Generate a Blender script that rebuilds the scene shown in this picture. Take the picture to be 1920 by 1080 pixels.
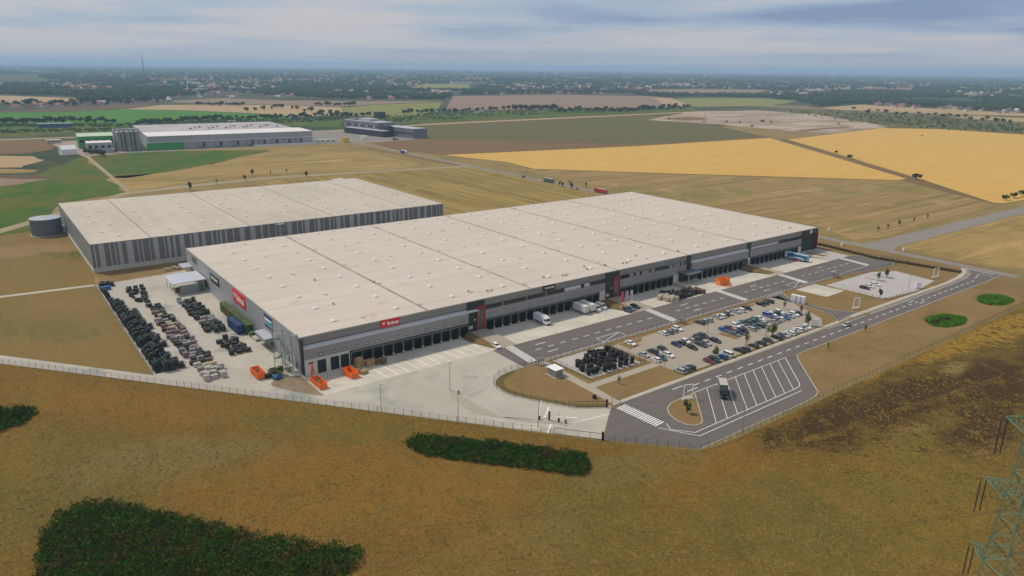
import bpy, math, random
from mathutils import Vector, Matrix, noise as mnoise
from mathutils.geometry import tessellate_polygon
R = math.radians
SC = bpy.context.scene
for o in list(bpy.data.objects): bpy.data.objects.remove(o)
COL = SC.collection

# ---------------------------------------------------------------- camera
CAM = Vector((-78.491, -222.711, 100.0)); F = 1348.3
FW = Vector((0.575002, 0.763708, -0.293467)); RT = Vector((0.800955, -0.598614, 0.011533)); UP = Vector((0.166865, 0.241685, 0.955900))
cd = bpy.data.cameras.new('camera'); cam = bpy.data.objects.new('camera', cd); COL.objects.link(cam)
cd.sensor_width = 36; cd.lens = F / 1920 * 36; cd.clip_start = 1; cd.clip_end = 90000
M = Matrix((RT, UP, -FW)).transposed().to_4x4(); M.translation = CAM
cam.matrix_world = M; SC.camera = cam

def at(px, py, z=0.0):
    """the world point at height z that was surveyed at this pixel of the photograph"""
    d = FW + RT * ((px - 960) / F) - UP * ((py - 540) / F)
    t = (z - CAM.z) / d.z
    return CAM + d * t
def at2(px, py, z=0.0):
    q = at(px, py, z); return (q.x, q.y)

# ---------------------------------------------------------------- sky, sun, exposure
SUN_EL, SUN_AZ = R(52), R(-28)      # sun stands behind the hall, to the left (azimuth from +Y towards +X)
w = bpy.data.worlds.new('World'); SC.world = w; w.use_nodes = True
nt = w.node_tree; nt.nodes.clear(); N = nt.nodes.new; Lk = nt.links.new
out = N('ShaderNodeOutputWorld'); bg = N('ShaderNodeBackground'); bg.inputs['Strength'].default_value = 0.064
sky = N('ShaderNodeTexSky'); sky.sky_type = 'NISHITA'; sky.sun_disc = False; sky.sun_elevation = SUN_EL; sky.sun_rotation = SUN_AZ
sky.air_density = 1.2; sky.dust_density = 2.0
tc = N('ShaderNodeTexCoord'); sep = N('ShaderNodeSeparateXYZ'); Lk(tc.outputs['Generated'], sep.inputs[0])
mx = N('ShaderNodeMath'); mx.operation = 'MAXIMUM'; Lk(sep.outputs['Z'], mx.inputs[0]); mx.inputs[1].default_value = 0.0
ad = N('ShaderNodeMath'); ad.operation = 'ADD'; Lk(mx.outputs[0], ad.inputs[0]); ad.inputs[1].default_value = 0.035
dx = N('ShaderNodeMath'); dx.operation = 'DIVIDE'; Lk(sep.outputs['X'], dx.inputs[0]); Lk(ad.outputs[0], dx.inputs[1])
dy = N('ShaderNodeMath'); dy.operation = 'DIVIDE'; Lk(sep.outputs['Y'], dy.inputs[0]); Lk(ad.outputs[0], dy.inputs[1])
cb = N('ShaderNodeCombineXYZ'); Lk(dx.outputs[0], cb.inputs[0]); Lk(dy.outputs[0], cb.inputs[1])
n1 = N('ShaderNodeTexNoise'); n1.inputs['Scale'].default_value = 0.085; n1.inputs['Detail'].default_value = 4; n1.inputs['Roughness'].default_value = 0.5
Lk(cb.outputs[0], n1.inputs['Vector'])
n2 = N('ShaderNodeTexNoise'); n2.inputs['Scale'].default_value = 0.32; n2.inputs['Detail'].default_value = 5; n2.inputs['Roughness'].default_value = 0.55
Lk(cb.outputs[0], n2.inputs['Vector'])
cr = N('ShaderNodeValToRGB'); e = cr.color_ramp.elements
e[0].position = 0.39; e[0].color = (2.5, 3.5, 5.7, 1); e[1].position = 0.56; e[1].color = (6.4, 6.3, 6.7, 1)
x = cr.color_ramp.elements.new(0.47); x.color = (4.2, 5.3, 6.9, 1)
nm = N('ShaderNodeMath'); nm.operation = 'MULTIPLY_ADD'; Lk(n2.outputs['Fac'], nm.inputs[0]); nm.inputs[1].default_value = 0.40
Lk(n1.outputs['Fac'], nm.inputs[2]); n3 = N('ShaderNodeMath'); n3.operation = 'SUBTRACT'; Lk(nm.outputs[0], n3.inputs[0]); n3.inputs[1].default_value = 0.20
Lk(n3.outputs[0], cr.inputs[0])
hz1 = N('ShaderNodeMapRange'); hz1.interpolation_type = 'SMOOTHSTEP'; hz1.inputs['From Min'].default_value = 0.0; hz1.inputs['From Max'].default_value = 0.06; hz1.inputs['To Min'].default_value = 0.75; hz1.inputs['To Max'].default_value = 0.0; Lk(mx.outputs[0], hz1.inputs[0])
hm = N('ShaderNodeMix'); hm.data_type = 'RGBA'; Lk(hz1.outputs[0], hm.inputs['Factor']); Lk(cr.outputs[0], hm.inputs['A']); hm.inputs['B'].default_value = (6.1, 6.1, 6.7, 1)
mixs = N('ShaderNodeMix'); mixs.data_type = 'RGBA'; mixs.inputs['Factor'].default_value = 0.88
Lk(sky.outputs[0], mixs.inputs['A']); Lk(hm.outputs['Result'], mixs.inputs['B'])
Lk(mixs.outputs['Result'], bg.inputs['Color']); Lk(bg.outputs[0], out.inputs[0])
sl = bpy.data.lights.new('sun', 'SUN'); sl.energy = 2.3; sl.angle = R(6); sl.color = (1.0, 0.88, 0.70)
so = bpy.data.objects.new('sun', sl); COL.objects.link(so)
sd = Vector((math.sin(SUN_AZ) * math.cos(SUN_EL), math.cos(SUN_AZ) * math.cos(SUN_EL), math.sin(SUN_EL)))
so.rotation_euler = sd.to_track_quat('Z', 'Y').to_euler(); so.location = (0, 200, 160)
vs = SC.view_settings; vs.view_transform = 'Standard'; vs.look = 'None'; vs.exposure = 0.46; vs.gamma = 1; vs.use_curve_mapping = False
SC.cycles.max_bounces = 6; SC.cycles.diffuse_bounces = 2; SC.cycles.glossy_bounces = 2; SC.cycles.transmission_bounces = 2
SC.cycles.volume_bounces = 2; SC.cycles.transparent_max_bounces = 6

# ---------------------------------------------------------------- materials
MATS = {}
def mat(name, col, rough=.8, var=.12, scale=1.0, metal=0.0, col2=None, detail=4, stretch=None, fine=None, bump=0.0, spec=None):
    if name in MATS: return MATS[name]
    m = bpy.data.materials.new(name); m.use_nodes = True; t = m.node_tree; b = t.nodes['Principled BSDF']
    b.inputs['Roughness'].default_value = rough; b.inputs['Metallic'].default_value = metal
    if spec is not None: b.inputs['Specular IOR Level'].default_value = spec
    n_ = t.nodes.new; l_ = t.links.new
    co = n_('ShaderNodeTexCoord'); src = co.outputs['Object']
    if stretch:
        mp = n_('ShaderNodeMapping'); mp.inputs['Scale'].default_value = stretch[0]; mp.inputs['Rotation'].default_value = (0, 0, stretch[1])
        l_(src, mp.inputs[0]); src = mp.outputs[0]
    tx = n_('ShaderNodeTexNoise'); tx.inputs['Scale'].default_value = scale; tx.inputs['Detail'].default_value = detail; tx.inputs['Roughness'].default_value = .6
    l_(src, tx.inputs['Vector'])
    rp = n_('ShaderNodeValToRGB'); e = rp.color_ramp.elements; e[0].position = .32; e[1].position = .68
    c1 = col2 if col2 else tuple(c * (1 - var) for c in col); c2 = col if col2 else tuple(c * (1 + var) for c in col)
    e[0].color = (*c1, 1); e[1].color = (*c2, 1); l_(tx.outputs['Fac'], rp.inputs[0])
    last = rp.outputs[0]
    if fine:                               # (scale, strength): small-grained mottling over it
        t2 = n_('ShaderNodeTexNoise'); t2.inputs['Scale'].default_value = fine[0]; t2.inputs['Detail'].default_value = 4; t2.inputs['Roughness'].default_value = .7
        l_(co.outputs['Object'], t2.inputs['Vector'])
        r2 = n_('ShaderNodeMapRange'); r2.inputs['From Min'].default_value = .3; r2.inputs['From Max'].default_value = .7
        r2.inputs['To Min'].default_value = 1 - fine[1]; r2.inputs['To Max'].default_value = 1 + fine[1]; l_(t2.outputs['Fac'], r2.inputs[0])
        mm = n_('ShaderNodeVectorMath'); mm.operation = 'SCALE'; l_(last, mm.inputs[0]); l_(r2.outputs[0], mm.inputs['Scale']); last = mm.outputs[0]
        if bump:
            bp = n_('ShaderNodeBump'); bp.inputs['Strength'].default_value = bump; bp.inputs['Distance'].default_value = .3
            l_(t2.outputs['Fac'], bp.inputs['Height']); l_(bp.outputs[0], b.inputs['Normal'])
    l_(last, b.inputs['Base Color']); MATS[name] = m; return m

def ground_mat(name, layers, base, rough=.95, spec=.1, bump=None, blobs=()):
    """layers: (scale, lo, hi, colour, stretch or None) noise masks blended over base one after another"""
    m = bpy.data.materials.new(name); m.use_nodes = True; t = m.node_tree; b = t.nodes['Principled BSDF']
    b.inputs['Roughness'].default_value = rough; b.inputs['Specular IOR Level'].default_value = spec
    n_ = t.nodes.new; l_ = t.links.new; co = n_('ShaderNodeTexCoord'); last = None
    if blobs:                              # patches where something else grows: (x, y, rx, ry, angle, colour, strength)
        nz = n_('ShaderNodeTexNoise'); nz.inputs['Scale'].default_value = .07; nz.inputs['Detail'].default_value = 6; nz.inputs['Roughness'].default_value = .78; l_(co.outputs['Object'], nz.inputs['Vector'])
        for (bx, by, rx, ry, an, col, stg) in blobs:
            m1 = n_('ShaderNodeMapping'); m1.vector_type = 'TEXTURE'; m1.inputs['Location'].default_value = (bx, by, 0); m1.inputs['Rotation'].default_value = (0, 0, an); m1.inputs['Scale'].default_value = (rx, ry, 1); l_(co.outputs['Object'], m1.inputs[0])
            ln = n_('ShaderNodeVectorMath'); ln.operation = 'LENGTH'; l_(m1.outputs[0], ln.inputs[0])
            a1 = n_('ShaderNodeMath'); a1.operation = 'MULTIPLY_ADD'; l_(nz.outputs['Fac'], a1.inputs[0]); a1.inputs[1].default_value = 2.6; l_(ln.outputs['Value'], a1.inputs[2])
            rg = n_('ShaderNodeMapRange'); rg.inputs['From Min'].default_value = 1.85; rg.inputs['From Max'].default_value = 2.3; rg.inputs['To Min'].default_value = stg; rg.inputs['To Max'].default_value = 0; l_(a1.outputs[0], rg.inputs[0])
            mi = n_('ShaderNodeMix'); mi.data_type = 'RGBA'; l_(rg.outputs[0], mi.inputs['Factor'])
            if last is None: mi.inputs['A'].default_value = (*base, 1)
            else: l_(last, mi.inputs['A'])
            mi.inputs['B'].default_value = (*col, 1); last = mi.outputs['Result']
    for i, (sc, lo, hi, col, st) in enumerate(layers):
        mp = n_('ShaderNodeMapping'); mp.inputs['Location'].default_value = (i * 37.7, i * 11.3, i * 5.1)
        if st: mp.inputs['Scale'].default_value = st[0]; mp.inputs['Rotation'].default_value = (0, 0, st[1])
        l_(co.outputs['Object'], mp.inputs[0])
        tx = n_('ShaderNodeTexNoise'); tx.inputs['Scale'].default_value = sc; tx.inputs['Detail'].default_value = 5; tx.inputs['Roughness'].default_value = .62
        l_(mp.outputs[0], tx.inputs['Vector'])
        rg = n_('ShaderNodeMapRange'); rg.inputs['From Min'].default_value = lo; rg.inputs['From Max'].default_value = hi; l_(tx.outputs['Fac'], rg.inputs[0])
        mi = n_('ShaderNodeMix'); mi.data_type = 'RGBA'; l_(rg.outputs[0], mi.inputs['Factor'])
        if last is None: mi.inputs['A'].default_value = (*base, 1)
        else: l_(last, mi.inputs['A'])
        mi.inputs['B'].default_value = (*col, 1); last = mi.outputs['Result']
        if bump and i == len(layers) - 1:
            bp = n_('ShaderNodeBump'); bp.inputs['Strength'].default_value = bump; bp.inputs['Distance'].default_value = .25
            l_(tx.outputs['Fac'], bp.inputs['Height']); l_(bp.outputs[0], b.inputs['Normal'])
    l_(last, b.inputs['Base Color']); MATS[name] = m; return m

# ---------------------------------------------------------------- mesh helpers
class MB:
    def __init__(s): s.v = []; s.f = []; s.m = []; s.k = 0
    def add(s, vs, fs):
        n = len(s.v); s.v += [tuple(v) for v in vs]; s.f += [tuple(i + n for i in f) for f in fs]; s.m += [s.k] * len(fs); return s
    def box(s, x0, x1, y0, y1, z0, z1):
        return s.add([(x0, y0, z0), (x1, y0, z0), (x1, y1, z0), (x0, y1, z0), (x0, y0, z1), (x1, y0, z1), (x1, y1, z1), (x0, y1, z1)],
                     [(0, 3, 2, 1), (4, 5, 6, 7), (0, 1, 5, 4), (1, 2, 6, 5), (2, 3, 7, 6), (3, 0, 4, 7)])
    def frus(s, b, t):                      # b,t = (x0,x1,y0,y1,z)
        return s.add([(b[0], b[2], b[4]), (b[1], b[2], b[4]), (b[1], b[3], b[4]), (b[0], b[3], b[4]), (t[0], t[2], t[4]), (t[1], t[2], t[4]), (t[1], t[3], t[4]), (t[0], t[3], t[4])],
                     [(0, 3, 2, 1), (4, 5, 6, 7), (0, 1, 5, 4), (1, 2, 6, 5), (2, 3, 7, 6), (3, 0, 4, 7)])
    def prism(s, prof, a, b, axis='y'):     # profile [(u,z)] extruded along axis from a to b
        n = len(prof)
        f = (lambda u, z, k: (u, k, z)) if axis == 'y' else (lambda u, z, k: (k, u, z))
        vs = [f(u, z, a) for u, z in prof] + [f(u, z, b) for u, z in prof]
        return s.add(vs, [tuple(range(n)), tuple(range(2 * n - 1, n - 1, -1))] + [(i, i + n, (i + 1) % n + n, (i + 1) % n) for i in range(n)])
    def cyl(s, c, r, h, n=10, r2=None, axis='z', cap=True):
        r2 = r if r2 is None else r2; vs = []
        for k, (rr, hh) in enumerate(((r, 0), (r2, h))):
            for i in range(n):
                a = 2 * math.pi * i / n; u, v = rr * math.cos(a), rr * math.sin(a)
                vs.append((c[0] + u, c[1] + v, c[2] + hh) if axis == 'z' else (c[0] + u, c[1] + hh, c[2] + v) if axis == 'y' else (c[0] + hh, c[1] + u, c[2] + v))
        fs = [(i, (i + 1) % n, (i + 1) % n + n, i + n) for i in range(n)]
        if cap: fs += [tuple(range(n - 1, -1, -1)), tuple(range(n, 2 * n))]
        return s.add(vs, fs)
    def bar(s, p, q, r=.05, n=4, r2=None):
        p, q = Vector(p), Vector(q); d = (q - p)
        if d.length < 1e-6: return s
        d.normalize(); a = d.orthogonal().normalized(); b = d.cross(a); r2 = r if r2 is None else r2
        vs = [p + (a * math.cos(2 * math.pi * i / n) + b * math.sin(2 * math.pi * i / n)) * r for i in range(n)] + \
             [q + (a * math.cos(2 * math.pi * i / n) + b * math.sin(2 * math.pi * i / n)) * r2 for i in range(n)]
        return s.add(vs, [(i, (i + 1) % n, (i + 1) % n + n, i + n) for i in range(n)] + [tuple(range(n - 1, -1, -1)), tuple(range(n, 2 * n))])
    def torus(s, c, R_, r, n=12, k=6):
        vs = []; fs = []
        for i in range(n):
            a = 2 * math.pi * i / n
            for j in range(k):
                b = 2 * math.pi * j / k; q = R_ + r * math.cos(b)
                vs.append((c[0] + q * math.cos(a), c[1] + q * math.sin(a), c[2] + r * math.sin(b)))
        for i in range(n):
            for j in range(k):
                fs.append((i * k + j, ((i + 1) % n) * k + j, ((i + 1) % n) * k + (j + 1) % k, i * k + (j + 1) % k))
        return s.add(vs, fs)
    def mesh(s, name, *mats):
        me = bpy.data.meshes.new(name); me.from_pydata(s.v, [], s.f)
        for m in mats: me.materials.append(m)
        if len(mats) > 1: me.polygons.foreach_set('material_index', s.m)
        me.update(); return me

def obj(name, me, parent=None, loc=None, rz=0.0):
    o = bpy.data.objects.new(name, me); COL.objects.link(o)
    if parent: o.parent = parent
    if loc is not None: o.location = loc
    if rz: o.rotation_euler = (0, 0, rz)
    return o
def tag(o, label=None, cat=None, group=None, kind=None):
    if label: o['label'] = label
    if cat: o['category'] = cat
    if group: o['group'] = group
    if kind: o['kind'] = kind
    return o
def thing(name, label, cat, loc=(0, 0, 0), rz=0, group=None):
    return tag(obj(name, None, None, loc, rz), label, cat, group)
def copy_tree(o, parent=None):
    c = o.copy(); COL.objects.link(c)
    if parent: c.parent = parent
    for ch in o.children: copy_tree(ch, c)
    return c
def struct(name, me, parent=None): return tag(obj(name, me, parent), kind='structure') if not parent else obj(name, me, parent)

def poly_mesh(name, pts, z, m, holes=()):
    loops = [[Vector((p[0], p[1], 0)) for p in pts]] + [[Vector((p[0], p[1], 0)) for p in h] for h in holes]
    tris = tessellate_polygon(loops); flat = [v for l in loops for v in l]
    me = bpy.data.meshes.new(name); vs = [(v.x, v.y, z) for v in flat]; fs = []
    for a, b, c in tris:
        n = (flat[b] - flat[a]).cross(flat[c] - flat[a]).z
        if abs(n) < 1e-9: continue
        fs.append((a, b, c) if n > 0 else (a, c, b))
    me.from_pydata(vs, [], fs); me.materials.append(m); me.update(); return me
def ragged(pts, amp, step):
    out = []
    for a, b in zip(pts, pts[1:] + pts[:1]):
        a, b = Vector(a), Vector(b); n = max(1, int((b - a).length / step)); d = b - a; d = Vector((-d.y, d.x)).normalized()
        for k in range(n): p = a.lerp(b, k / n); p = p + d * amp * (mnoise.noise(Vector((p.x / step / 4, p.y / step / 4, 3))) * 1.6 + mnoise.noise(Vector((p.x / step, p.y / step, 8))) * .6); out.append((p.x, p.y))
    return out
def sheet(name, pts, z, m, holes=()): return struct(name, poly_mesh(name, pts, z, m, holes))
def nsheet(name, px, z, m, amp=5, step=12): return sheet(name, ragged([at2(*p, z) for p in px], amp, step), z, m)
def psheet(name, px, z, m): return sheet(name, [at2(*p, z) for p in px], z, m)
def strip_mb(mb, line, wd, z0, h):
    for (a, b) in zip(line[:-1], line[1:]):
        a = Vector((a[0], a[1], 0)); b = Vector((b[0], b[1], 0)); d = (b - a).normalized(); n = Vector((-d.y, d.x, 0)) * wd / 2
        q = [a - n, b - n, b + n, a + n]
        mb.add([(v.x, v.y, z0) for v in q] + [(v.x, v.y, z0 + h) for v in q], [(4, 5, 6, 7), (0, 1, 5, 4), (1, 2, 6, 5), (2, 3, 7, 6), (3, 0, 4, 7)])
def kerb(line, wd=.3, h=.12, name='kerb'):
    mb = MB(); strip_mb(mb, line, wd, 0, h); return struct(name, mb.mesh(name, K_KERB))
def ell(cx, cy, a, b, n=28, ph=0): return [(cx + a * math.cos(2 * math.pi * i / n + ph), cy + b * math.sin(2 * math.pi * i / n + ph)) for i in range(n)]
def lerp(a, b, t): return a + (b - a) * t

# ---------------------------------------------------------------- palette
K_CONC = ground_mat('yard_concrete', [(.06, .45, .75, (.33, .315, .27), None), (.05, .54, .66, (.25, .27, .235), None), (.03, .5, .62, (.38, .35, .30), ((1, .4, 1), .8)), (1.2, .5, .8, (.37, .345, .295), None)], (.435, .405, .35), rough=.85, spec=.25,
    blobs=[(*at2(a, b), c, d, e, (.255, .27, .235), f) for a, b, c, d, e, f in ((812, 706, 4, 2.2, .4, .9), (880, 708, 4, 1.8, -.5, .8), (800, 742, 6, 2, .2, .7), (850, 738, 4, 2, .9, .8), (890, 740, 5, 1.5, .3, .7), (760, 720, 5, 1.6, .5, .6), (900, 775, 5, 2, -.6, .6), (480, 590, 4, 2, .7, .5), (440, 560, 6, 2, .2, .5), (560, 640, 4, 2, 0, .5), (350, 560, 3, 8, 0, .45), (420, 640, 5, 3, .4, .45))])
K_CONC2 = ground_mat('apron_concrete', [(.08, .45, .75, (.36, .335, .28), None), (.5, .45, .8, (.49, .455, .385), ((3, .08, 1), 0)), (.25, .5, .7, (.40, .37, .31), None)], (.525, .49, .415), rough=.85, spec=.25)
K_ASPH = ground_mat('asphalt', [(.05, .4, .7, (.125, .112, .105), None), (2.5, .4, .8, (.115, .102, .095), None)], (.142, .126, .116), rough=.9, spec=.25)
K_ASPHR = ground_mat('road_asphalt', [(.05, .4, .7, (.125, .112, .105), None), (.4, .46, .68, (.115, .102, .096), ((.03, 1, 1), 0)), (.9, .5, .7, (.158, .142, .13), ((.02, 1, 1), 0)), (.12, .58, .7, (.105, .094, .088), None), (2.5, .4, .8, (.12, .107, .10), None)], (.140, .125, .115), rough=.88, spec=.25)
K_ASPH2 = ground_mat('old_asphalt', [(.05, .4, .7, (.20, .185, .16), None), (1.5, .45, .8, (.21, .195, .175), None)], (.24, .22, .19), rough=.9, spec=.2)
K_TRACK = ground_mat('gravel_track', [(.05, .4, .7, (.26, .21, .12), None), (.8, .45, .8, (.30, .25, .16), None)], (.32, .27, .17), rough=.95)
K_PAVE = ground_mat('paver', [(.1, .4, .7, (.31, .27, .215), None), (1.8, .45, .75, (.28, .245, .195), None)], (.35, .305, .245), rough=.9, spec=.2)
K_PAVE2 = ground_mat('light_paver', [(.09, .4, .7, (.38, .355, .345), None), (1.8, .45, .75, (.36, .34, .32), None)], (.43, .405, .39), rough=.9, spec=.2)
K_PATH = ground_mat('path_paver', [(.2, .4, .7, (.33, .30, .24), None), (2, .45, .75, (.31, .28, .22), None)], (.37, .335, .27), rough=.9)
K_LAWN = ground_mat('dry_lawn', [(.03, .4, .65, (.19, .122, .05), None), (.11, .5, .70, (.15, .115, .036), None), (.5, .45, .75, (.245, .165, .07), ((.3, 2, 1), .2)), (3, .5, .8, (.16, .11, .04), None)], (.225, .15, .064), bump=.15)
BL = lambda px, py, rx, ry, an, col, st: (*at2(px, py), rx, ry, an, col, st)
OG, GG, DK, YL, PG = (.195, .104, .018), (.108, .096, .022), (.054, .029, .010), (.28, .17, .022), (.165, .130, .047)
RB = [BL(1900, 610, 60, 9, 0, YL, 1), BL(1780, 650, 40, 7, 0, YL, 1), BL(1640, 690, 26, 7, 0, YL, .9), BL(1480, 770, 20, 7, .1, OG, .9), BL(1850, 720, 44, 16, -.1, DK, 1), BL(1700, 752, 40, 15, -.05, DK, 1), BL(1560, 790, 30, 11, 0, DK, 1), BL(1820, 800, 30, 12, .1, DK, 1), BL(1440, 832, 15, 6, .1, DK, .9), BL(1680, 855, 50, 8, .1, (.17, .118, .022), .8), BL(1620, 705, 6, 3, 0, (.26, .19, .07), .9), BL(1790, 690, 10, 4, 0, (.22, .165, .05), .9), BL(1720, 800, 6, 3, 0, (.20, .14, .05), .9)]
K_MEADOW = ground_mat('wild_meadow', [(.05, .52, .68, (.175, .106, .02), ((1, .3, 1), .9)), (.20, .54, .72, (.105, .08, .018), ((1, .35, 1), .9)), (.5, .54, .72, (.205, .13, .034), None), (.9, .53, .68, (.088, .059, .014), None), (1.6, .52, .66, (.19, .118, .034), None)], (.145, .087, .018), bump=.8,
    blobs=RB + [BL(60, 900, 30, 40, .3, GG, .9), BL(330, 860, 34, 14, -.5, PG, .8), BL(250, 760, 60, 12, -.85, OG, .7), BL(620, 900, 40, 22, -.4, OG, .8), BL(620, 800, 40, 10, -.8, GG, .6), BL(830, 930, 40, 16, -.3, OG, .9), BL(1150, 960, 30, 26, 0, GG, .8), BL(1350, 900, 34, 20, .3, OG, .7), BL(1500, 1000, 34, 26, .2, GG, .95), BL(1750, 950, 34, 20, .4, (.145, .112, .02), .9), BL(960, 1040, 24, 14, .3, PG, .5), BL(1220, 870, 26, 10, -.3, PG, .5), BL(450, 1020, 30, 14, 0, OG, .6)])
K_MEADOW2 = ground_mat('rough_meadow', [(.22, .56, .72, (.17, .118, .03), ((1, .6, 1), .4)), (.4, .52, .66, (.055, .042, .011), ((1, .5, 1), .2)), (.8, .52, .66, (.042, .031, .009), None), (1.3, .56, .74, (.165, .11, .03), None)], (.127, .082, .018), bump=1.0,
    blobs=RB)
K_PAST = ground_mat('left_pasture', [(.06, .52, .7, (.175, .135, .046), None), (.3, .5, .75, (.22, .145, .052), ((1, .3, 1), .9)), (1.2, .5, .72, (.14, .095, .03), None)], (.19, .13, .043), bump=.3,
    blobs=[BL(90, 620, 30, 14, -.8, (.135, .12, .035), .9), BL(150, 570, 26, 10, -.6, (.21, .14, .055), .7), BL(60, 470, 34, 18, -.4, (.26, .175, .085), .9), BL(115, 480, 8, 18, .5, (.12, .10, .03), .8), BL(145, 475, 5, 10, 0, (.07, .10, .02), .9), BL(20, 690, 30, 8, -.8, (.16, .13, .04), .8)])
K_GREEN = ground_mat('green_meadow', [(.012, .46, .60, (.125, .11, .024), None), (.02, .46, .60, (.038, .105, .010), None), (.09, .5, .7, (.12, .11, .026), ((1, .4, 1), .5)), (.4, .5, .75, (.06, .075, .014), None)], (.065, .115, .014))
K_CROP = ground_mat('green_crop', [(.01, .4, .7, (.05, .155, .014), None), (.05, .5, .8, (.075, .17, .02), ((4, .2, 1), .3))], (.06, .18, .016))
K_WHEAT = ground_mat('ripe_wheat', [(.006, .4, .7, (.54, .325, .085), None), (.05, .45, .75, (.47, .29, .075), ((.25, 2.2, 1), -.78)), (.5, .45, .75, (.56, .36, .105), ((.1, 2, 1), -.78))], (.53, .34, .09))
K_STUB = ground_mat('stubble', [(.012, .45, .6, (.23, .165, .05), None), (.06, .47, .62, (.16, .118, .034), ((3.2, .05, 1), 0)), (.2, .5, .64, (.36, .255, .085), ((3, .05, 1), 0)), (.45, .5, .66, (.18, .13, .04), ((3, .05, 1), 0)), (.03, .56, .7, (.27, .215, .06), None)], (.30, .21, .07))
K_STUB2 = ground_mat('mown_stubble', [(.008, .45, .6, (.30, .205, .085), None), (.05, .47, .62, (.185, .135, .046), ((.05, 3.0, 1), .745)), (.16, .5, .64, (.36, .25, .10), ((.05, 3, 1), .745)), (.4, .5, .68, (.19, .135, .05), ((.05, 3, 1), .745)), (.012, .52, .62, (.19, .165, .05), None), (.03, .56, .68, (.34, .24, .105), None)], (.26, .18, .072))
K_STUB3 = ground_mat('east_stubble', [(.012, .50, .62, (.20, .155, .05), None), (.02, .54, .64, (.40, .275, .10), ((.5, 2, 1), -.35)), (.06, .5, .64, (.20, .145, .046), ((.1, 2.4, 1), -.35)), (.25, .5, .68, (.39, .275, .10), ((.12, 3, 1), -.35)), (.5, .5, .7, (.21, .15, .05), ((.1, 3, 1), -.35))], (.31, .215, .076))
K_PLOW = ground_mat('ploughed_soil', [(.006, .4, .7, (.105, .07, .045), None), (.06, .45, .7, (.12, .085, .05), ((3, .1, 1), 1.0))], (.13, .085, .055))
K_PLOW2 = ground_mat('pale_ploughed_soil', [(.006, .4, .7, (.26, .185, .13), None), (.03, .45, .7, (.20, .14, .10), ((3.5, .06, 1), .55))], (.24, .17, .12))
K_TAN = ground_mat('tan_field', [(.004, .4, .7, (.40, .285, .155), None), (.05, .45, .7, (.34, .24, .13), ((.1, 3, 1), .3))], (.37, .265, .14))
K_OLIVE = ground_mat('olive_field', [(.004, .42, .62, (.105, .105, .04), None), (.015, .5, .7, (.135, .105, .046), ((.15, 2, 1), -.1)), (.08, .5, .75, (.10, .095, .04), ((.2, 2, 1), -.1))], (.12, .105, .04))
K_BROWN = ground_mat('brown_field', [(.006, .42, .65, (.16, .10, .048), None), (.03, .5, .7, (.19, .115, .052), ((.15, 2, 1), -.1))], (.17, .11, .052))
K_YGREEN = ground_mat('yellow_green_field', [(.006, .42, .65, (.17, .19, .05), None), (.04, .5, .7, (.24, .22, .07), ((.15, 2, 1), -.3))], (.20, .20, .055))
K_BUILD = ground_mat('building_site_soil', [(.008, .46, .58, (.27, .20, .15), None), (.014, .52, .62, (.22, .18, .10), ((.4, 1.5, 1), .2)), (.05, .5, .7, (.42, .35, .29), None)], (.40, .315, .255))
K_BASE = ground_mat('open_country', [(.0011, .46, .52, (.04, .062, .026), None), (.0007, .55, .59, (.25, .18, .10), ((1, .4, 1), .4)), (.0016, .56, .6, (.12, .105, .045), None), (.004, .47, .56, (.032, .05, .024), None), (.02, .5, .7, (.075, .08, .032), None)], (.075, .08, .034))
K_KERB = mat('kerb_stone', (.40, .375, .31), .9, .1, .4)
K_PAINT = mat('road_paint', (.74, .74, .72), .7, .08, .5, fine=(3, .1))
K_ROOF = ground_mat('roof_membrane', [(.015, .42, .62, (.49, .435, .375), None), (.03, .47, .66, (.545, .485, .42), ((.25, 2.2, 1), 0)), (.12, .52, .74, (.495, .43, .35), ((.12, 3.2, 1), 0)), (.3, .5, .7, (.555, .495, .425), ((4, .06, 1), 0)), (.09, .60, .72, (.455, .39, .315), None), (.8, .55, .8, (.51, .445, .36), None)], (.53, .47, .405), rough=.75, spec=.3)
K_ROOF2 = ground_mat('roof_membrane_back', [(.015, .4, .62, (.42, .375, .31), None), (.05, .47, .7, (.52, .47, .39), ((2.5, .2, 1), 0)), (.15, .5, .7, (.43, .385, .32), ((3.2, .1, 1), 0)), (.1, .58, .7, (.39, .345, .285), None), (.6, .55, .8, (.45, .395, .33), None)], (.49, .44, .365), rough=.75, spec=.3)
K_SEAM = mat('roof_gutter_grime', (.38, .335, .275), .9, .3, .12, col2=(.19, .16, .13))
K_GREY = mat('grey_cladding', (.215, .212, .21), .55, .05, .05, fine=(.5, .04))
K_GREY2 = mat('mid_grey_cladding', (.275, .272, .28), .5, .05, .05)
K_LGREY = mat('light_grey_metal', (.54, .56, .575), .45, .06, .08)
K_WGREY = mat('west_wall_cladding', (.30, .31, .325), .5, .06, .04, fine=(.25, .06))
K_WHITEW = mat('white_plaster', (.56, .56, .54), .8, .06, .2)
K_DARK = mat('black_cladding', (.012, .030, .026), .45, .15, .1)
K_DOOR = mat('dark_green_door', (.008, .022, .019), .5, .2, .6)
K_SEAL = mat('rubber_seal', (.012, .018, .016), .8, .1, 1)
K_RED = mat('red_paint', (.50, .014, .035), .45, .05, .4)
K_SIGNR = mat('red_sign', (.70, .012, .035), .5, .04, .4)
K_WHITE = mat('white_paint', (.80, .80, .79), .4, .03, .5)
K_BLACK = mat('black_plastic', (.010, .012, .012), .5, .1, 1)
K_GLASS = mat('dark_glass', (.012, .022, .022), .12, .2, .3)
K_STEEL = mat('galvanised_steel', (.36, .42, .42), .45, .1, 1, metal=.3)
K_POST = mat('fence_post', (.06, .075, .07), .6, .1, 1)
K_WIRE = mat('fence_wire', (.085, .10, .09), .6, .1, 1)
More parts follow.
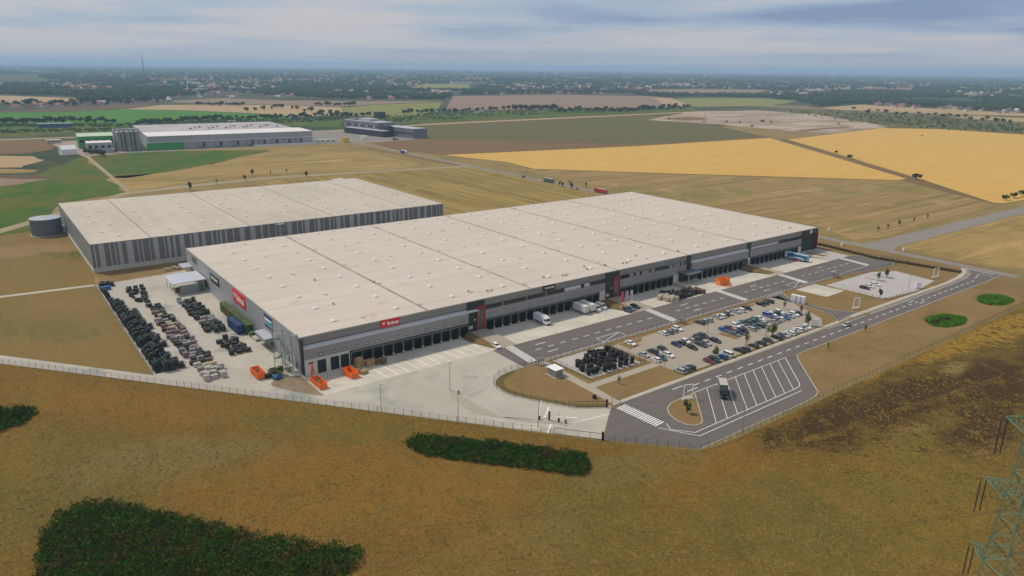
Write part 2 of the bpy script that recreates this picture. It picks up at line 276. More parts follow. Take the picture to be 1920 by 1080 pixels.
K_POLE = mat('lamp_pole', (.20, .22, .22), .5, .1, 1)
K_RUBBER = mat('tyre_rubber', (.014, .015, .015), .85, .2, 3)
K_LEAF = mat('leaf_green', (.062, .125, .016), .8, .2, .3, col2=(.030, .070, .010), spec=.1)
K_LEAFB = mat('leaf_brownish', (.13, .088, .030), .8, .2, .4, col2=(.07, .072, .018), spec=.1)
K_LEAFD = mat('leaf_dark', (.045, .085, .022), .8, .2, .06, col2=(.024, .052, .016), spec=.1)
K_REED = mat('reed_green', (.13, .32, .02), .8, .2, .3, col2=(.06, .19, .012), spec=.1)
K_BARK = mat('bark', (.085, .062, .045), .9, .2, 2)
K_WOOD = mat('raw_timber', (.36, .24, .12), .8, .2, 1.5)
K_ORANGE = mat('orange_paint', (.88, .17, .012), .5, .12, .8)
K_ORANGE2 = mat('faded_orange_paint', (.85, .24, .03), .55, .12, .8)

# ---------------------------------------------------------------- ground and fields
SITE = [(-.3, -21.4), (312.6, -21.4), (312.6, 150.6), (-.3, 150.6)]
P1 = ell(242, -103.5, 15, 8.5); P2 = ell(292, -103.5, 15, 8.5)
BIG = 42000
sheet('ground', [(-BIG, -3000), (BIG, -3000), (BIG, BIG), (-BIG, BIG)], -.03, K_BASE, [SITE, P1, P2])
K_VERGE = ground_mat('dry_verge', [(.02, .42, .62, (.20, .155, .055), None), (.08, .5, .7, (.15, .13, .045), None), (.5, .5, .7, (.29, .21, .085), None)], (.25, .18, .07))
sheet('open_verge', [(-60, -150), (700, -150), (1000, -40), (1250, 500), (950, 700), (420, 720), (30, 712), (-45, 330)], -.012, K_VERGE, [SITE, P1, P2])
fl = [(-400, 455), (-95, 83.5), (50.6, -94.4), (68.6, -113.9), (83, -115.4), (124.8, -115.4), (420, -115.4), (900, -130)]
sheet('wild_meadow', [(-400, -700)] + fl + [(900, -700)], .004, K_MEADOW)
sheet('rough_meadow', ragged([(700, -220), (480, -330), (230, -212), (160, -172), (108, -142), (84, -126)], 4, 3.0)[:-60] + [(84, -124), (92, -117), (128, -116.8), (700, -116.8)], .008, K_MEADOW2)
sheet('pasture', [(-420, 478), (-95, 93), (-41.3, 25.9), (-41.3, 153), (-38.5, 170), (-38.5, 318), (-60, 330), (-420, 330)], .004, K_PAST)
sheet('lawn', [(-38, 152), (-38, 176), (165, 176), (165, 158), (338, 158), (338, -22), (352, -26), (352, -88), (345, -93), (410, -115), (69, -113), (51, -94), (44, -42), (66, -30), (66, -21.5), (312.8, -21.5), (312.8, 150.8), (-.5, 150.8), (-.5, 154)], .004, K_LAWN, [P1, P2])
sheet('stubble_field', [(165, 160), (336, 160), (337, 408), (275, 421), (139, 424), (90, 400), (-30, 330), (-38, 312), (165, 309)], .012, K_STUB)
nsheet('golden_field', [(205, 333), (320, 322), (430, 301), (512, 282), (585, 274), (630, 276), (700, 289), (790, 308), (760, 315), (500, 328), (350, 342), (243, 361)], .012, K_STUB3)
nsheet('green_meadow', [(-160, 360), (0, 346), (60, 333), (130, 300), (160, 294), (185, 312), (240, 362), (107, 381), (60, 433), (0, 440), (-200, 470)], .008, K_GREEN)
nsheet('factory_meadow', [(160, 300), (170, 293), (300, 284), (470, 281), (505, 282), (430, 300), (320, 322), (240, 333), (205, 333)], .012, K_GREEN)
nsheet('brown_lot', [(-60, 263), (80, 262), (100, 279), (50, 288), (-60, 290)], .012, K_BROWN)
nsheet('brown_lot', [(-60, 292), (60, 293), (80, 300), (40, 314), (-60, 316)], .012, K_TAN)
nsheet('brown_lot', [(-60, 318), (20, 316), (72, 319), (60, 324), (-60, 327)], .014, K_STUB3)
nsheet('dark_earth', [(-60, 327), (40, 329), (100, 333), (96, 336), (0, 333), (-60, 334)], .018, K_PLOW)
nsheet('brown_strip', [(1485, 246), (1530, 241), (1590, 237), (1602, 238), (1540, 243), (1510, 247)], .33, K_BROWN, 3, 8)
nsheet('brown_strip', [(1235, 223), (1290, 219), (1330, 221), (1320, 225), (1270, 225)], .33, K_BROWN, 3, 8)
nsheet('pale_bank', [(1228, 220), (1300, 216), (1330, 217), (1300, 218.5)], .34, K_TAN, 3, 8)
nsheet('bare_lot', [(-60, 332), (60, 331), (100, 334), (40, 346), (-60, 356)], .016, K_PLOW2)
psheet('crop_field', [(-200, 212), (60, 210), (140, 209), (230, 205), (340, 207), (470, 213), (560, 221), (430, 230), (250, 236), (170, 233), (-200, 234)], .4, K_CROP)
psheet('ploughed_field', [(-100, 209), (60, 206), (150, 199), (250, 192), (300, 195), (232, 204), (140, 208.5), (60, 209.5)], .2, K_PLOW)
psheet('tan_field', [(232, 205), (300, 197), (400, 196), (520, 197), (640, 201), (645, 215), (560, 219), (470, 212), (340, 206.5)], .2, K_TAN)
psheet('tan_field', [(-100, 178), (0, 179), (143, 184), (140, 193), (60, 193.5), (-100, 190)], .2, K_TAN)
psheet('brown_field', [(300, 190), (420, 184), (520, 188), (640, 189), (830, 190), (700, 196), (640, 200), (520, 196), (400, 195)], .3, K_PLOW2)
psheet('straw_field', [(640, 202), (700, 197), (830, 191), (822, 203), (790, 215), (700, 219), (650, 216)], .3, K_YGREEN)
psheet('furrowed_field', [(835, 206), (850, 180), (1050, 177.5), (1215, 180), (1262, 186), (1290, 200), (1200, 202), (1060, 205), (960, 206)], .3, K_PLOW2)
psheet('straw_field', [(1225, 182), (1260, 184), (1296, 199.5), (1250, 200.5)], .4, K_TAN)
psheet('bright_field', [(1262, 186), (1300, 183.5), (1420, 184), (1500, 189), (1440, 199), (1300, 200)], .3, K_YGREEN)
psheet('pale_field', [(1540, 202), (1615, 196), (1700, 201), (1930, 213), (2100, 222), (2100, 226), (1920, 218), (1700, 211), (1570, 206)], .3, K_TAN)
psheet('pale_field', [(1780, 220), (1830, 217.5), (2000, 224), (2000, 234), (1900, 228)], .3, K_TAN)
psheet('yellow_field', [(770, 163), (800, 157), (880, 158), (880, 165), (840, 170), (785, 168)], .3, K_YGREEN)
psheet('distant_ploughed_field', [(1215, 176), (1215, 168), (1300, 167), (1440, 169), (1430, 179), (1320, 179)], .3, K_PLOW2)
psheet('distant_tan_field', [(1420, 160), (1560, 161), (1730, 166), (1710, 169), (1540, 164)], .3, K_PLOW2)
nsheet('scrub_land', [(1400, 207), (1540, 204), (1780, 216), (2050, 238), (2050, 262), (1900, 252), (1680, 240), (1525, 230), (1520, 210)], .1, K_OLIVE)
nsheet('verge', [(0, 234), (300, 234), (640, 222), (800, 214), (1000, 207), (1300, 201), (1310, 207), (1180, 214), (900, 225), (780, 231), (640, 238), (520, 236), (170, 248), (0, 257)], .05, K_GREEN)
psheet('olive_field', [(785, 231), (900, 225), (1170, 215), (1240, 221), (1330, 233), (1440, 257), (1200, 272), (1000, 268), (800, 262)], .2, K_OLIVE)
psheet('brown_field', [(700, 268), (790, 260), (1000, 266), (1200, 270), (1440, 256), (1442, 258), (1200, 273), (830, 290), (740, 280)], .25, K_BROWN)
psheet('wheat_field', [(830, 290.5), (1200, 273.5), (1442, 258.5), (1700, 335), (1685, 338), (1280, 326), (1000, 316.5), (950, 304)], .3, K_WHEAT)
psheet('wheat_field', [(1478, 262), (1650, 240), (1760, 242), (2100, 264), (2100, 360), (1920, 375), (1880, 381.5), (1862, 380), (1730, 337), (1600, 297)], .3, K_WHEAT)
psheet('mown_field', [(972, 318), (1000, 317), (1280, 327), (1690, 339), (1840, 377), (1870, 385), (1660, 445), (1600, 450), (1538, 425), (1180, 360), (1130, 352)], .1, K_STUB2)
sheet('field_path', [at2(1458, 262), at2(1470, 260), at2(1600, 300), at2(1730, 338), at2(1872, 385), at2(1855, 392), at2(1700, 340), at2(1590, 300)], .02, K_BROWN)
sheet('east_field', [(358, -27), (650, -30), (800, -160), (480, -112), (372, -95), (357, -80)], .012, K_STUB3)
nsheet('building_site', [(1215, 225), (1240, 219), (1300, 209), (1420, 207), (1525, 214), (1640, 232), (1662, 238), (1560, 250), (1500, 248), (1420, 240), (1330, 232)], .3, K_BUILD)
# roads beyond the site
road = [(339.5, -95), (339.5, 420), (341, 640), (345, 880), (352, 1200), (361, 1200), (353, 880), (348.5, 640), (346.5, 420), (346.5, -95)]
sheet('country_road', road, .02, K_ASPH2)
sheet('country_road', [(346.4, -11), (372, -11.5), (580, -16), (800, -20), (800, -30), (549, -27.5), (357, -26), (346.4, -30)], .024, K_ASPH2)
sheet('farm_road', [(339, 408), (339, 419), (272, 430), (139, 448), (60, 436), (15, 424), (-40, 355), (-130, 250), (-400, 120), (-400, 108), (-126, 240), (-38, 343), (20, 414), (66, 424), (139, 436), (270, 420)], .024, K_TRACK)
sheet('farm_road', [at2(157, 292), at2(166, 292), at2(250, 362), at2(240, 362)], .02, K_TRACK)
sheet('ditch_track', [(322, 620), (330, 620), (338.5, 424), (333, 418)], .02, K_BROWN)
psheet('gravel_strip', [(0, 261), (150, 256), (150, 258), (0, 263.5)], .03, K_TRACK)
psheet('gravel_strip', [(600, 247), (800, 232), (1180, 214.5), (1300, 209), (1300, 210.5), (1180, 216.5), (800, 234.5), (640, 247)], .28, K_TAN)

# the yard, the aprons, the roads of the site
oval = [(68.2, -40.4), (59.3, -40.3), (53.4, -41.5), (50.2, -43.4), (48.2, -46), (47.2, -49.1), (47.2, -53), (48.3, -57), (50.8, -62), (56.4, -71.4), (61, -76.5), (65, -79), (68, -79.6)]
yard = [(-41, 152), (-12, 154.2), (-.3, 157), (-.3, -21.4), (64.5, -21.4), (64.5, -40.3)] + oval[1:] + [(67.6, -80.6), (65.4, -82), (51.2, -93.6), (-95, 83), (-180, 186.5), (-180, 196), (-95, 93), (-41, 25.9)]
sheet('yard', yard, .008, K_CONC)
sheet('path', [(-41, 151), (-41, 154), (-78, 157.5), (-160, 166), (-160, 163), (-78, 154.3)], .012, K_KERB)
serv = [(64.5, -21.4), (312, -21.4), (316.5, -24.5), (319.5, -29), (320.3, -35), (319.6, -41), (317, -44.5), (312, -46), (304, -45.8), (289.4, -44.4), (275, -41.2), (262, -40.2), (218, -40.2), (213.4, -46.6), (212, -54.9), (212, -62), (214, -70), (219.8, -77.7), (201.1, -78.6), (207, -72), (208.8, -64), (208.4, -56), (206.6, -44), (205, -40.2), (64.5, -40.2)]
sheet('service_road', serv, .012, K_ASPHR)
pub = [(72, -80.2), (300, -80.2), (318, -79.4), (331, -76.8), (339.6, -71.5), (346.5, -70.5), (346.5, -88), (338, -88.4), (322, -88.8), (157.9, -88.8), (153.5, -89.3), (150.6, -91.2), (130.3, -111.6), (126.5, -112.8), (120, -113.3), (69.5, -113), (51.4, -93.9), (65.4, -82)]
sheet('public_road', pub, .012, K_ASPHR)
sheet('car_park', [(103.8, -43.6), (212, -42.6), (206.2, -57), (199, -72), (191, -77.2), (105.3, -77.2)], .012, K_PAVE)
sheet('lorry_pad', [(76.4, -41.6), (100.4, -41.4), (101.2, -61.2), (77.3, -60.8)], .012, K_PAVE2)
sheet('overflow_car_park', [(246.5, -46), (288.8, -46.3), (301.6, -52.9), (299.3, -73.2), (273.1, -76.3), (247.9, -73.5)], .012, K_PAVE2)
sheet('pale_slab', [(227.4, -41.6), (243.7, -41.4), (245.4, -56.1), (229.1, -56.6)], .016, K_CONC2)
sheet('footpath', [(70.6, -40.6), (73.9, -40.6), (73.6, -63.6), (104.5, -63.6), (104.5, -66.8), (73.4, -66.8), (72.6, -79.7), (69.6, -79.7)], .016, K_PATH)
sheet('pavement', [(72.8, -79.7), (198, -79.1), (203, -78.8), (300, -79.2), (318, -78.3), (331, -75.6), (338, -71.5), (337.4, -69.8), (330, -73.6), (317, -76.2), (300, -77.6), (219.8, -76.8), (198, -77.6), (106, -78.2), (72.6, -78.4)], .02, K_KERB)
K_RIM = ground_mat('rim_turf', [(.1, .4, .7, (.10, .085, .028), None), (1.0, .45, .75, (.15, .115, .04), None)], (.125, .10, .03))
sheet('rim_grass', oval[1:] + [(69, -78.4), (66.5, -76.8), (62.5, -74.4), (58.2, -69.6), (52.8, -60.6), (50.6, -56), (49.6, -52.6), (49.8, -49.4), (50.8, -47.2), (52.4, -45.2), (55, -43.6), (59.4, -42.2)], .012, K_RIM)
sheet('rim_grass', ragged([(106, -77.6), (190, -77.4), (190, -76.9), (150, -76.6), (106, -76.8)], .5, 2), .018, K_RIM)
isl = [(96.7, -88.9), (91.1, -88.8), (84.9, -89.2), (81.2, -91), (78.6, -94), (77.3, -98), (77.6, -101.4), (79.4, -103.4), (81.8, -103.6), (83.8, -102.4)]
mb = MB(); n = len(isl); mb.add([(x, y, 0) for x, y in isl] + [(x, y, .1) for x, y in isl], [tuple(range(n - 1, -1, -1)), tuple(range(n, 2 * n))] + [(i, i + n, (i + 1) % n + n, (i + 1) % n) for i in range(n)])
m_ = mb.mesh('traffic_island', K_LAWN); m_.flip_normals(); struct('traffic_island', m_)
for bed in ([(124, -54.6), (127.6, -54.4), (127.4, -55.8), (124.2, -55.8)], [(147.5, -58.4), (150.8, -58.2), (150.4, -66.5), (148.2, -66.4)], [(107, -43.8), (120, -43.8), (116, -46.8), (113.8, -46.6), (113.2, -49.4), (107, -50)], [(275, -50), (276, -50), (277, -60), (276, -60)], [(284, -50), (285, -50), (286.2, -60), (285.2, -60)], [(139, -43.6), (162, -43.6), (160.5, -45), (140.5, -45)], [(183, -43.4), (192, -43.2), (190, -45), (184.5, -45)]):
    sheet('planting_bed', bed, .02, K_LAWN)
kerb([(64.5, -40.2), (205, -40.2)]); kerb([(218, -40.2), (262, -40.2), (275, -41.2), (289.4, -44.4), (304, -45.8), (312, -46), (317, -44.5), (319.6, -41), (320.3, -35), (319.5, -29), (316.5, -24.5), (312.6, -21.6)])
kerb([(72, -80), (198, -79.9), (201.1, -78.6), (207, -72), (208.8, -64), (208.4, -56), (206.6, -44), (205, -40.2)])
kerb([(218, -40.2), (213.4, -46.6), (212, -54.9), (212, -62), (214, -70), (219.8, -77.7), (224, -79.9), (300, -79.9), (318, -79.1), (331, -76.5), (339.6, -71.2)])
kerb([(338, -88.6), (322, -89), (157.9, -89), (153.5, -89.5), (150.6, -91.4), (130.3, -111.8), (126.5, -113), (120, -113.5), (69.5, -113.2)]); kerb(oval + [(70.5, -79.9)]); kerb(isl + [isl[0]])
kis = [(34.1, -40.2), (31.3, -44), (30.2, -48), (30.2, -55), (31.4, -60), (34, -65), (38.8, -70), (43.4, -74), (49.6, -80.6), (49.3, -81), (43, -75.2), (37.6, -71.5), (33.6, -67)]
sheet('gate_island', [(34.1, -41.5), (31.6, -44), (30.8, -48), (30.8, -55), (32, -60), (34.2, -64.6), (43.2, -73.4), (49.3, -80.3), (49.6, -81), (43, -75.6), (38.5, -70.6), (36.4, -66), (34.8, -58), (34.4, -48)], .06, K_PATH)
sheet('soil_corner', [(-11.8, -3.2), (-9.4, -1.0), (-7.2, -.2), (-4.5, -.6), (-1.4, -2.5), (-1.1, -21.5), (-3.5, -19), (-6.5, -14.8), (-10.2, -8.8), (-11.6, -5.6)], .05, mat('bare_soil', (.20, .15, .095), .95, .2, .3, fine=(1.5, .2)))

mb = MB(); rm = random.Random(12)
AZ = [.0125]
def arc(p0, p1, p2, wd):
    AZ[0] += .002
    P = [(Vector(p0) * (1 - t) ** 2 + Vector(p1) * 2 * t * (1 - t) + Vector(p2) * t * t) for t in [k / 14 for k in range(15)]]
    for a, b in zip(P[:-1], P[1:]):
        d = (b - a).normalized(); n_ = Vector((-d.y, d.x)) * wd
        mb.v += [(*(a - n_), AZ[0]), (*(a + n_), AZ[0])] + ([(*(b - n_), AZ[0]), (*(b + n_), AZ[0])] if b == P[-1] else [])
    n0 = len(mb.v) - 30; mb.f += [(n0 + 2 * k, n0 + 2 * k + 2, n0 + 2 * k + 3, n0 + 2 * k + 1) for k in range(14)]; mb.m += [0] * 14
for k in range(7):
    gx = rm.uniform(20, 62); g0 = (53 + rm.uniform(-3, 3), -84 + rm.uniform(-4, 2)); c0 = (rm.uniform(22, 36), rm.uniform(-66, -40)); e0 = (gx, -22.5)
    for o in (0, 1.9): arc((g0[0] + o * .7, g0[1] + o * .7), (c0[0] + o, c0[1] + o * .3), (e0[0] + o, e0[1]), .14)
for k in range(4): x0 = rm.uniform(-19, -16) if k % 2 else rm.uniform(-32, -30); arc((x0, 140), (x0 + rm.uniform(-1, 1), 60), (rm.uniform(-12, 0), rm.uniform(-18, -2)), .13)
struct('tyre_marks', mb.mesh('tyre_marks', mat('tyre_mark_grey', (.36, .335, .292), .9, .15, .3, col2=(.405, .377, .328))))
# aprons dip towards the dock doors
def apron(x0, x1):
    mb = MB(); mb.add([(x0, -21.4, .006), (x1, -21.4, .006), (x1, -8, -1.2), (x0, -8, -1.2), (x1, .6, -1.2), (x0, .6, -1.2)], [(0, 1, 2, 3), (3, 2, 4, 5)])
    ap = struct('loading_apron', mb.mesh('loading_apron', K_CONC2)); x = x0 + 5.6 if x0 > 1 else 22.0
    while x < x1 - 2:
        l = MB(); za = -1.2 + 1.206 / 13.4 + .015; zb = -1.2 + 1.206 * 12.8 / 13.4 + .015
        l.add([(x - .14, -20.8, zb), (x + .14, -20.8, zb), (x + .14, -9, za), (x - .14, -9, za)], [(0, 1, 2, 3)])
        obj('bay_line', l.mesh('bay_line', K_PAINT if x0 < 1 else mat('worn_paint', (.58, .57, .54), .8, .1, .5)), ap); x += 4.1
for a, b in ((-.3, 66), (76, 138.5), (151.5, 188), (203.5, 241), (250.5, 294)): apron(a, b)
def platform(x0, x1, m, y1=.2):
    mb = MB(); mb.box(x0, x1, -21.4, y1, -1.6, .008); return struct('forecourt', mb.mesh('forecourt', m))
platform(66, 76, K_PAVE); platform(138.5, 151.5, K_PAVE); platform(188, 203.5, K_CONC2); platform(241, 250.5, K_PAVE); platform(294, 312.6, K_PAVE2)
def bank(x0, x1, xt, y0=-2.2, y1=-19.5):
    mb = MB(); mb.add([(x0, y0, -1.19), (x1, y0 + 1, .25), (xt, y0 + 1, .25), (xt, y1, .05), (x1 - .6, y1, .02), (x0, y0 - 2, -1.19)], [(0, 5, 4, 1), (1, 4, 3, 2), (0, 1, 2)])
    struct('grass_bank', mb.mesh('grass_bank', K_BANK))
K_BANK = ground_mat('bank_turf', [(.2, .4, .7, (.13, .095, .035), None), (1.5, .45, .75, (.19, .13, .05), None)], (.17, .115, .042))
bank(63.6, 66.6, 68.2); bank(136, 139, 143); bank(238.8, 241.6, 246, y1=-18)
sheet('lawn_strip', [(297, -3), (301, -3), (302.5, -14), (298.5, -14)], .014, K_LAWN); sheet('lawn_strip', [(304.5, -2), (306.3, -2), (307.6, -13), (306, -13)], .014, K_LAWN)

# ponds: two hollows with green reeds
def leaf_cloud(mb, c, rx, ry, rz, n, s, rnd, up=.35, lump=5):
    cs = [(rnd.gauss(0, .42), rnd.gauss(0, .42), rnd.uniform(-.2, .55), rnd.uniform(.35, .6)) for _ in range(lump)]
    for i in range(n):
        q = cs[i % lump]; d = Vector((rnd.gauss(0, 1), rnd.gauss(0, 1), rnd.gauss(0, 1) + up)).normalized() * q[3] * rnd.uniform(.65, 1.08)
        p = Vector((c[0] + (q[0] + d.x) * rx, c[1] + (q[1] + d.y) * ry, max(.05, c[2] + (q[2] + d.z) * rz)))
        nrm = (d + Vector((rnd.gauss(0, .5), rnd.gauss(0, .5), rnd.gauss(0, .5) + .4))).normalized(); a = nrm.orthogonal().normalized(); b = nrm.cross(a)
        t = rnd.uniform(0, 6.28); a, b = a * math.cos(t) + b * math.sin(t), b * math.cos(t) - a * math.sin(t); k = s * rnd.uniform(.6, 1.35)
        mb.add([p - a * k, p + b * k * .7, p + a * k, p - b * k * .7], [(0, 1, 2, 3)])
for (cx, cy) in ((242, -103.5), (292, -103.5)):
    mb = MB(); n = 28; rings = [(1, 0), (.86, -.35), (.7, -.8), (.35, -1.0)]
    for k, z in rings: mb.v += [(x, y, z) for x, y in ell(cx, cy, 15 * k, 8.5 * k)]
    for r_ in range(3):
        for i in range(n): mb.f.append((r_ * n + i, r_ * n + (i + 1) % n, (r_ + 1) * n + (i + 1) % n, (r_ + 1) * n + i)); mb.m.append(0)
    mb.f.append(tuple(range(3 * n, 4 * n))); mb.m.append(0)
    struct('pond_hollow', mb.mesh('pond_hollow', K_LAWN))
    rnd = random.Random(int(cx)); mb = MB(); mb2 = MB()
    for i in range(11000):
        a = rnd.uniform(0, 6.283); q = math.sqrt(rnd.random()); q *= 1 + .3 * mnoise.noise(Vector((math.cos(a) * 1.3, math.sin(a) * 1.3, cx))); x, y = cx + 11.5 * q * math.cos(a), cy + 6.3 * q * math.sin(a)
        if mnoise.noise(Vector((x * .25, y * .25, 3))) > .42: continue
        h = rnd.uniform(.5, 1.5) * (1.25 - q * .6); ang = rnd.uniform(0, 3.14); wd = .22; ux, uy = math.cos(ang) * wd, math.sin(ang) * wd; lx, ly = rnd.gauss(0, .25), rnd.gauss(0, .25)
        (mb2 if (mnoise.noise(Vector((x * .18, y * .2, 9))) > (.36 if cx < 260 else .46)) else mb).add([(x - ux, y - uy, -1.0), (x + ux, y + uy, -1.0), (x + lx + ux * .4, y + ly + uy * .4, -1.0 + h), (x + lx - ux * .4, y + ly - uy * .4, -1.0 + h)], [(0, 1, 2, 3)])
    o = tag(obj('reed_bed', mb.mesh('reed_bed', K_REED)), kind='stuff')
    if mb2.v: tag(obj('withered_reeds', mb2.mesh('withered_reeds', K_LEAFB)), kind='stuff')

# ---------------------------------------------------------------- road markings
def mark(parent, pts, name='marking', z=.02, m=None): return obj(name, poly_mesh(name, pts, z, m or K_PAINT), parent)
def rect(x0, x1, y0, y1): return [(x0, y0), (x1, y0), (x1, y1), (x0, y1)]
def seg(p, q, wd):
    a, b = Vector(p), Vector(q); d = (b - a).normalized(); n = Vector((-d.y, d.x)) * wd / 2
    return [tuple(a - n), tuple(b - n), tuple(b + n), tuple(a + n)]
def crossing(pts):        # four corners: left-far, right-far, right-near, left-near
    root = tag(obj('zebra_crossing', None), kind='structure'); n = 17; a, b, c, d = [Vector(p) for p in pts]
    for i in range(n):
        t0, t1 = i / n, (i + .52) / n
        mark(root, [tuple(a.lerp(d, t0)), tuple(a.lerp(d, t1)), tuple(b.lerp(c, t1)), tuple(b.lerp(c, t0))], 'stripe')
for x, dxx in ((69.9, -1.7), (145, -1.5), (193.4, -1.4), (242.8, -2.4), (301.2, -2.2)):
    crossing([(x, -21.8), (x + 3.6, -21.6), (x + 3.6 + dxx * .8, -38.4), (x + dxx, -38.6)])
crossing([(68.4, -81.9), (72.6, -81.5), (73.6, -97), (69.4, -97.3)])
sr = tag(obj('service_road_lines', None), kind='structure')
for x in [77.9 + 5.97 * k for k in range(37)]:
    if any(abs(x + 1 - c) < 4 for c in (147, 195, 244)): continue
    mark(sr, rect(x, x + 2.9, -30.15, -29.85), 'dash')
for x0 in (81, 163, 213.6, 272): mark(sr, rect(x0, x0 + 4.8, -26.2, -25.85), 'dash'); mark(sr, rect(x0 - .7, x0 + 4.2, -34.3, -33.95), 'dash')
mark(sr, seg((74.4, -38.9), (262, -39.2), .2), 'edge_line'); mark(sr, seg((262, -39.2), (300, -38.2), .2), 'edge_line')
def arrowbox(x): 
    for p, q in (((x, -34.2), (x + 12.2, -34.3)), ((x + 12.2, -34.3), (x + 11.8, -38.7)), ((x, -34.2), (x - .6, -38.7)), ((x - .6, -38.7), (x + 12.2, -34.3))): mark(sr, seg(p, q, .22), 'box_line', .024)
arrowbox(104.7); arrowbox(231)
for k in range(7): mark(sr, rect(205.5 + k * 1.9, 206.4 + k * 1.9, -41.0, -40.45), 'dash')
mark(sr, seg((201.6, -77.6), (211.5, -78.2), .5), 'stop_line')
pr = tag(obj('public_road_lines', None), kind='structure')
x = 101.0
while x < 318:
    mark(pr, rect(x, x + 2.9, -84.8, -84.5), 'dash'); x += 5.9
for x0 in (93, 252): mark(pr, rect(x0, x0 + 5, -82.9, -82.6), 'dash'); mark(pr, rect(x0 + 3, x0 + 8, -86.6, -86.3), 'dash')
mark(pr, seg((222, -80.9), (300, -80.9), .2), 'edge_line'); mark(pr, seg((300, -80.9), (318, -80.1), .2), 'edge_line'); mark(pr, seg((318, -80.1), (331, -77.5), .2), 'edge_line')
for k in range(16): mark(pr, rect(189 + k * 1.9, 190 + k * 1.9, -80.9, -80.65), 'dash')
mark(pr, seg((338.4, -72), (337.4, -85.5), .5), 'stop_line'); mark(pr, seg((322, -83), (333, -80.5), .22), 'edge_line'); mark(pr, seg((333, -80.5), (332.6, -87.5), .22), 'edge_line')
tops = [103.3, 108.5, 113.5, 118.3, 123.2, 128.3, 133.2, 138.2, 143.1]
for i, t in enumerate(tops): mark(pr, seg((t, -88.4), (t - 17.5, -105.9), .17), 'bay_line')
mark(pr, seg((97, -88.4), (147.6, -88.4), .2), 'bay_line'); mark(pr, seg((147.6, -88.4), (131.4, -104.4), .2), 'bay_line'); mark(pr, seg((131.4, -104.4), (129.5, -105.6), .2), 'bay_line'); mark(pr, seg((129.5, -105.6), (126, -105.9), .2), 'bay_line')
mark(pr, seg((126, -105.9), (76, -106.1), .2), 'bay_line'); mark(pr, seg((127, -107.9), (75.4, -108.2), .2), 'bay_line'); mark(pr, seg((76, -106.1), (71.6, -100.8), .2), 'bay_line'); mark(pr, seg((71.6, -100.8), (73.3, -97.6), .2), 'bay_line'); mark(pr, seg((75.4, -108.2), (69.4, -98), .2), 'bay_line')
yl = tag(obj('yard_lines', None), kind='structure')
for p, q, wd in (((45.9, -74.2), (51.9, -69.1), .45), ((41.2, -81.5), (45.9, -77.6), .45), ((49, -75), (54.5, -79.5), .35), ((36, -73), (41.8, -78.6), .35), ((50, -80.9), (64, -83.4), .3)): mark(yl, seg(p, q, wd), 'line')

# ---------------------------------------------------------------- the main warehouse
WL, WW, WH = 312.5, 150.5, 12.5
wh = thing('warehouse', 'huge grey warehouse with pale flat roof, red signs and numbered dock doors', 'warehouse')
mb = MB(); mb.box(0, WL, .3, WW, -1.6, WH - .35); obj('wall', mb.mesh('wall', K_WGREY), wh)
# roof with a low parapet rim
rnd = random.Random(4)
roof = obj('roof', poly_mesh('roof', rect(.35, WL - .35, .35, WW - .35), WH - .12, K_ROOF), wh)
mb = MB()
for x0, x1, y0, y1 in ((0, WL, 0, .36), (0, WL, WW - .36, WW), (0, .36, .36, WW - .36), (WL - .36, WL, .36, WW - .36)): mb.box(x0, x1, y0, y1, WH - .4, WH)
obj('parapet', mb.mesh('parapet', mat('parapet_metal', (.40, .375, .33), .5, .08, .2)), wh)
for i, x in enumerate((50, 99.5, 149.6, 198.6, 247.5)):
    mb = MB(); mb.box(x - .55, x + .55, .5, WW - .5, WH - .2, WH - .09); obj('roof_gutter', mb.mesh('roof_gutter', K_SEAM), roof)
for x in (25, 75, 124.5, 174, 223, 272): mb = MB(); mb.box(x - .12, x + .12, .5, WW - .5, WH - .2, WH - .02); obj('roof_ridge', mb.mesh('roof_ridge', mat('roof_ridge_strip', (.62, .57, .50), .7, .05, 1)), roof)
for j in range(11):
    mb = MB(); mb.box(.5, WL - .5, 8 + 13.2 * j - .07, 8 + 13.2 * j + .07, WH - .2, WH - .085); obj('membrane_lap', mb.mesh('membrane_lap', mat('membrane_lap_grey', (.45, .40, .335), .8, .15, .1)), roof)
for i in range(12):
    for y in (6.5, 40.5, 76, 111, 143): mb = MB(); mb.box(-.9, .9, -.7, .7, 0, .05); obj('roof_drain', mb.mesh('roof_drain', mat('drain_dirt', (.30, .265, .215), .9, .2, 1)), roof, (25 + 24.8 * i + 1.6, y + (i % 3) * 1.7, WH - .12))
def skylight_mesh(r=.78):
    mb = MB(); mb.k = 0; mb.box(-r - .25, r + .25, -r - .25, r + .25, -.15, .25); mb.k = 1
    mb.frus((-r, r, -r, r, .25), (-r * .55, r * .55, -r * .55, r * .55, .62)); return mb.mesh('skylight', mat('skylight_curb', (.60, .57, .52), .6, .05, 1), mat('skylight_dome', (.74, .73, .70), .6, .03, 1))
SKY = skylight_mesh()
for i in range(12):
    for j in range(9):
        obj('skylight', SKY, roof, (16.6 + 24.9 * i - .25 * (i > 5) * (i - 5), 9.4 + 17.05 * j, WH - .1))
mb = MB(); mb.cyl((0, 0, 0), .35, .5, 8); mb.cyl((0, 0, .5), .5, .2, 8); VENT = mb.mesh('roof_vent', mat('vent_grey', (.34, .305, .265), .6, .1, 1))
for px, py in ((914, 546), (921, 545), (1055, 517), (1061, 516.5), (1168, 494), (1175, 493), (1019, 520), (1100, 505), (1095, 500), (1193, 480), (1459, 428), (1481, 427.5), (1270, 471), (878, 547), (1134, 497), (590, 525), (625, 570), (700, 529)):
    q = at(px, py, WH); obj('roof_vent', VENT, roof, (q.x, q.y, WH - .12))

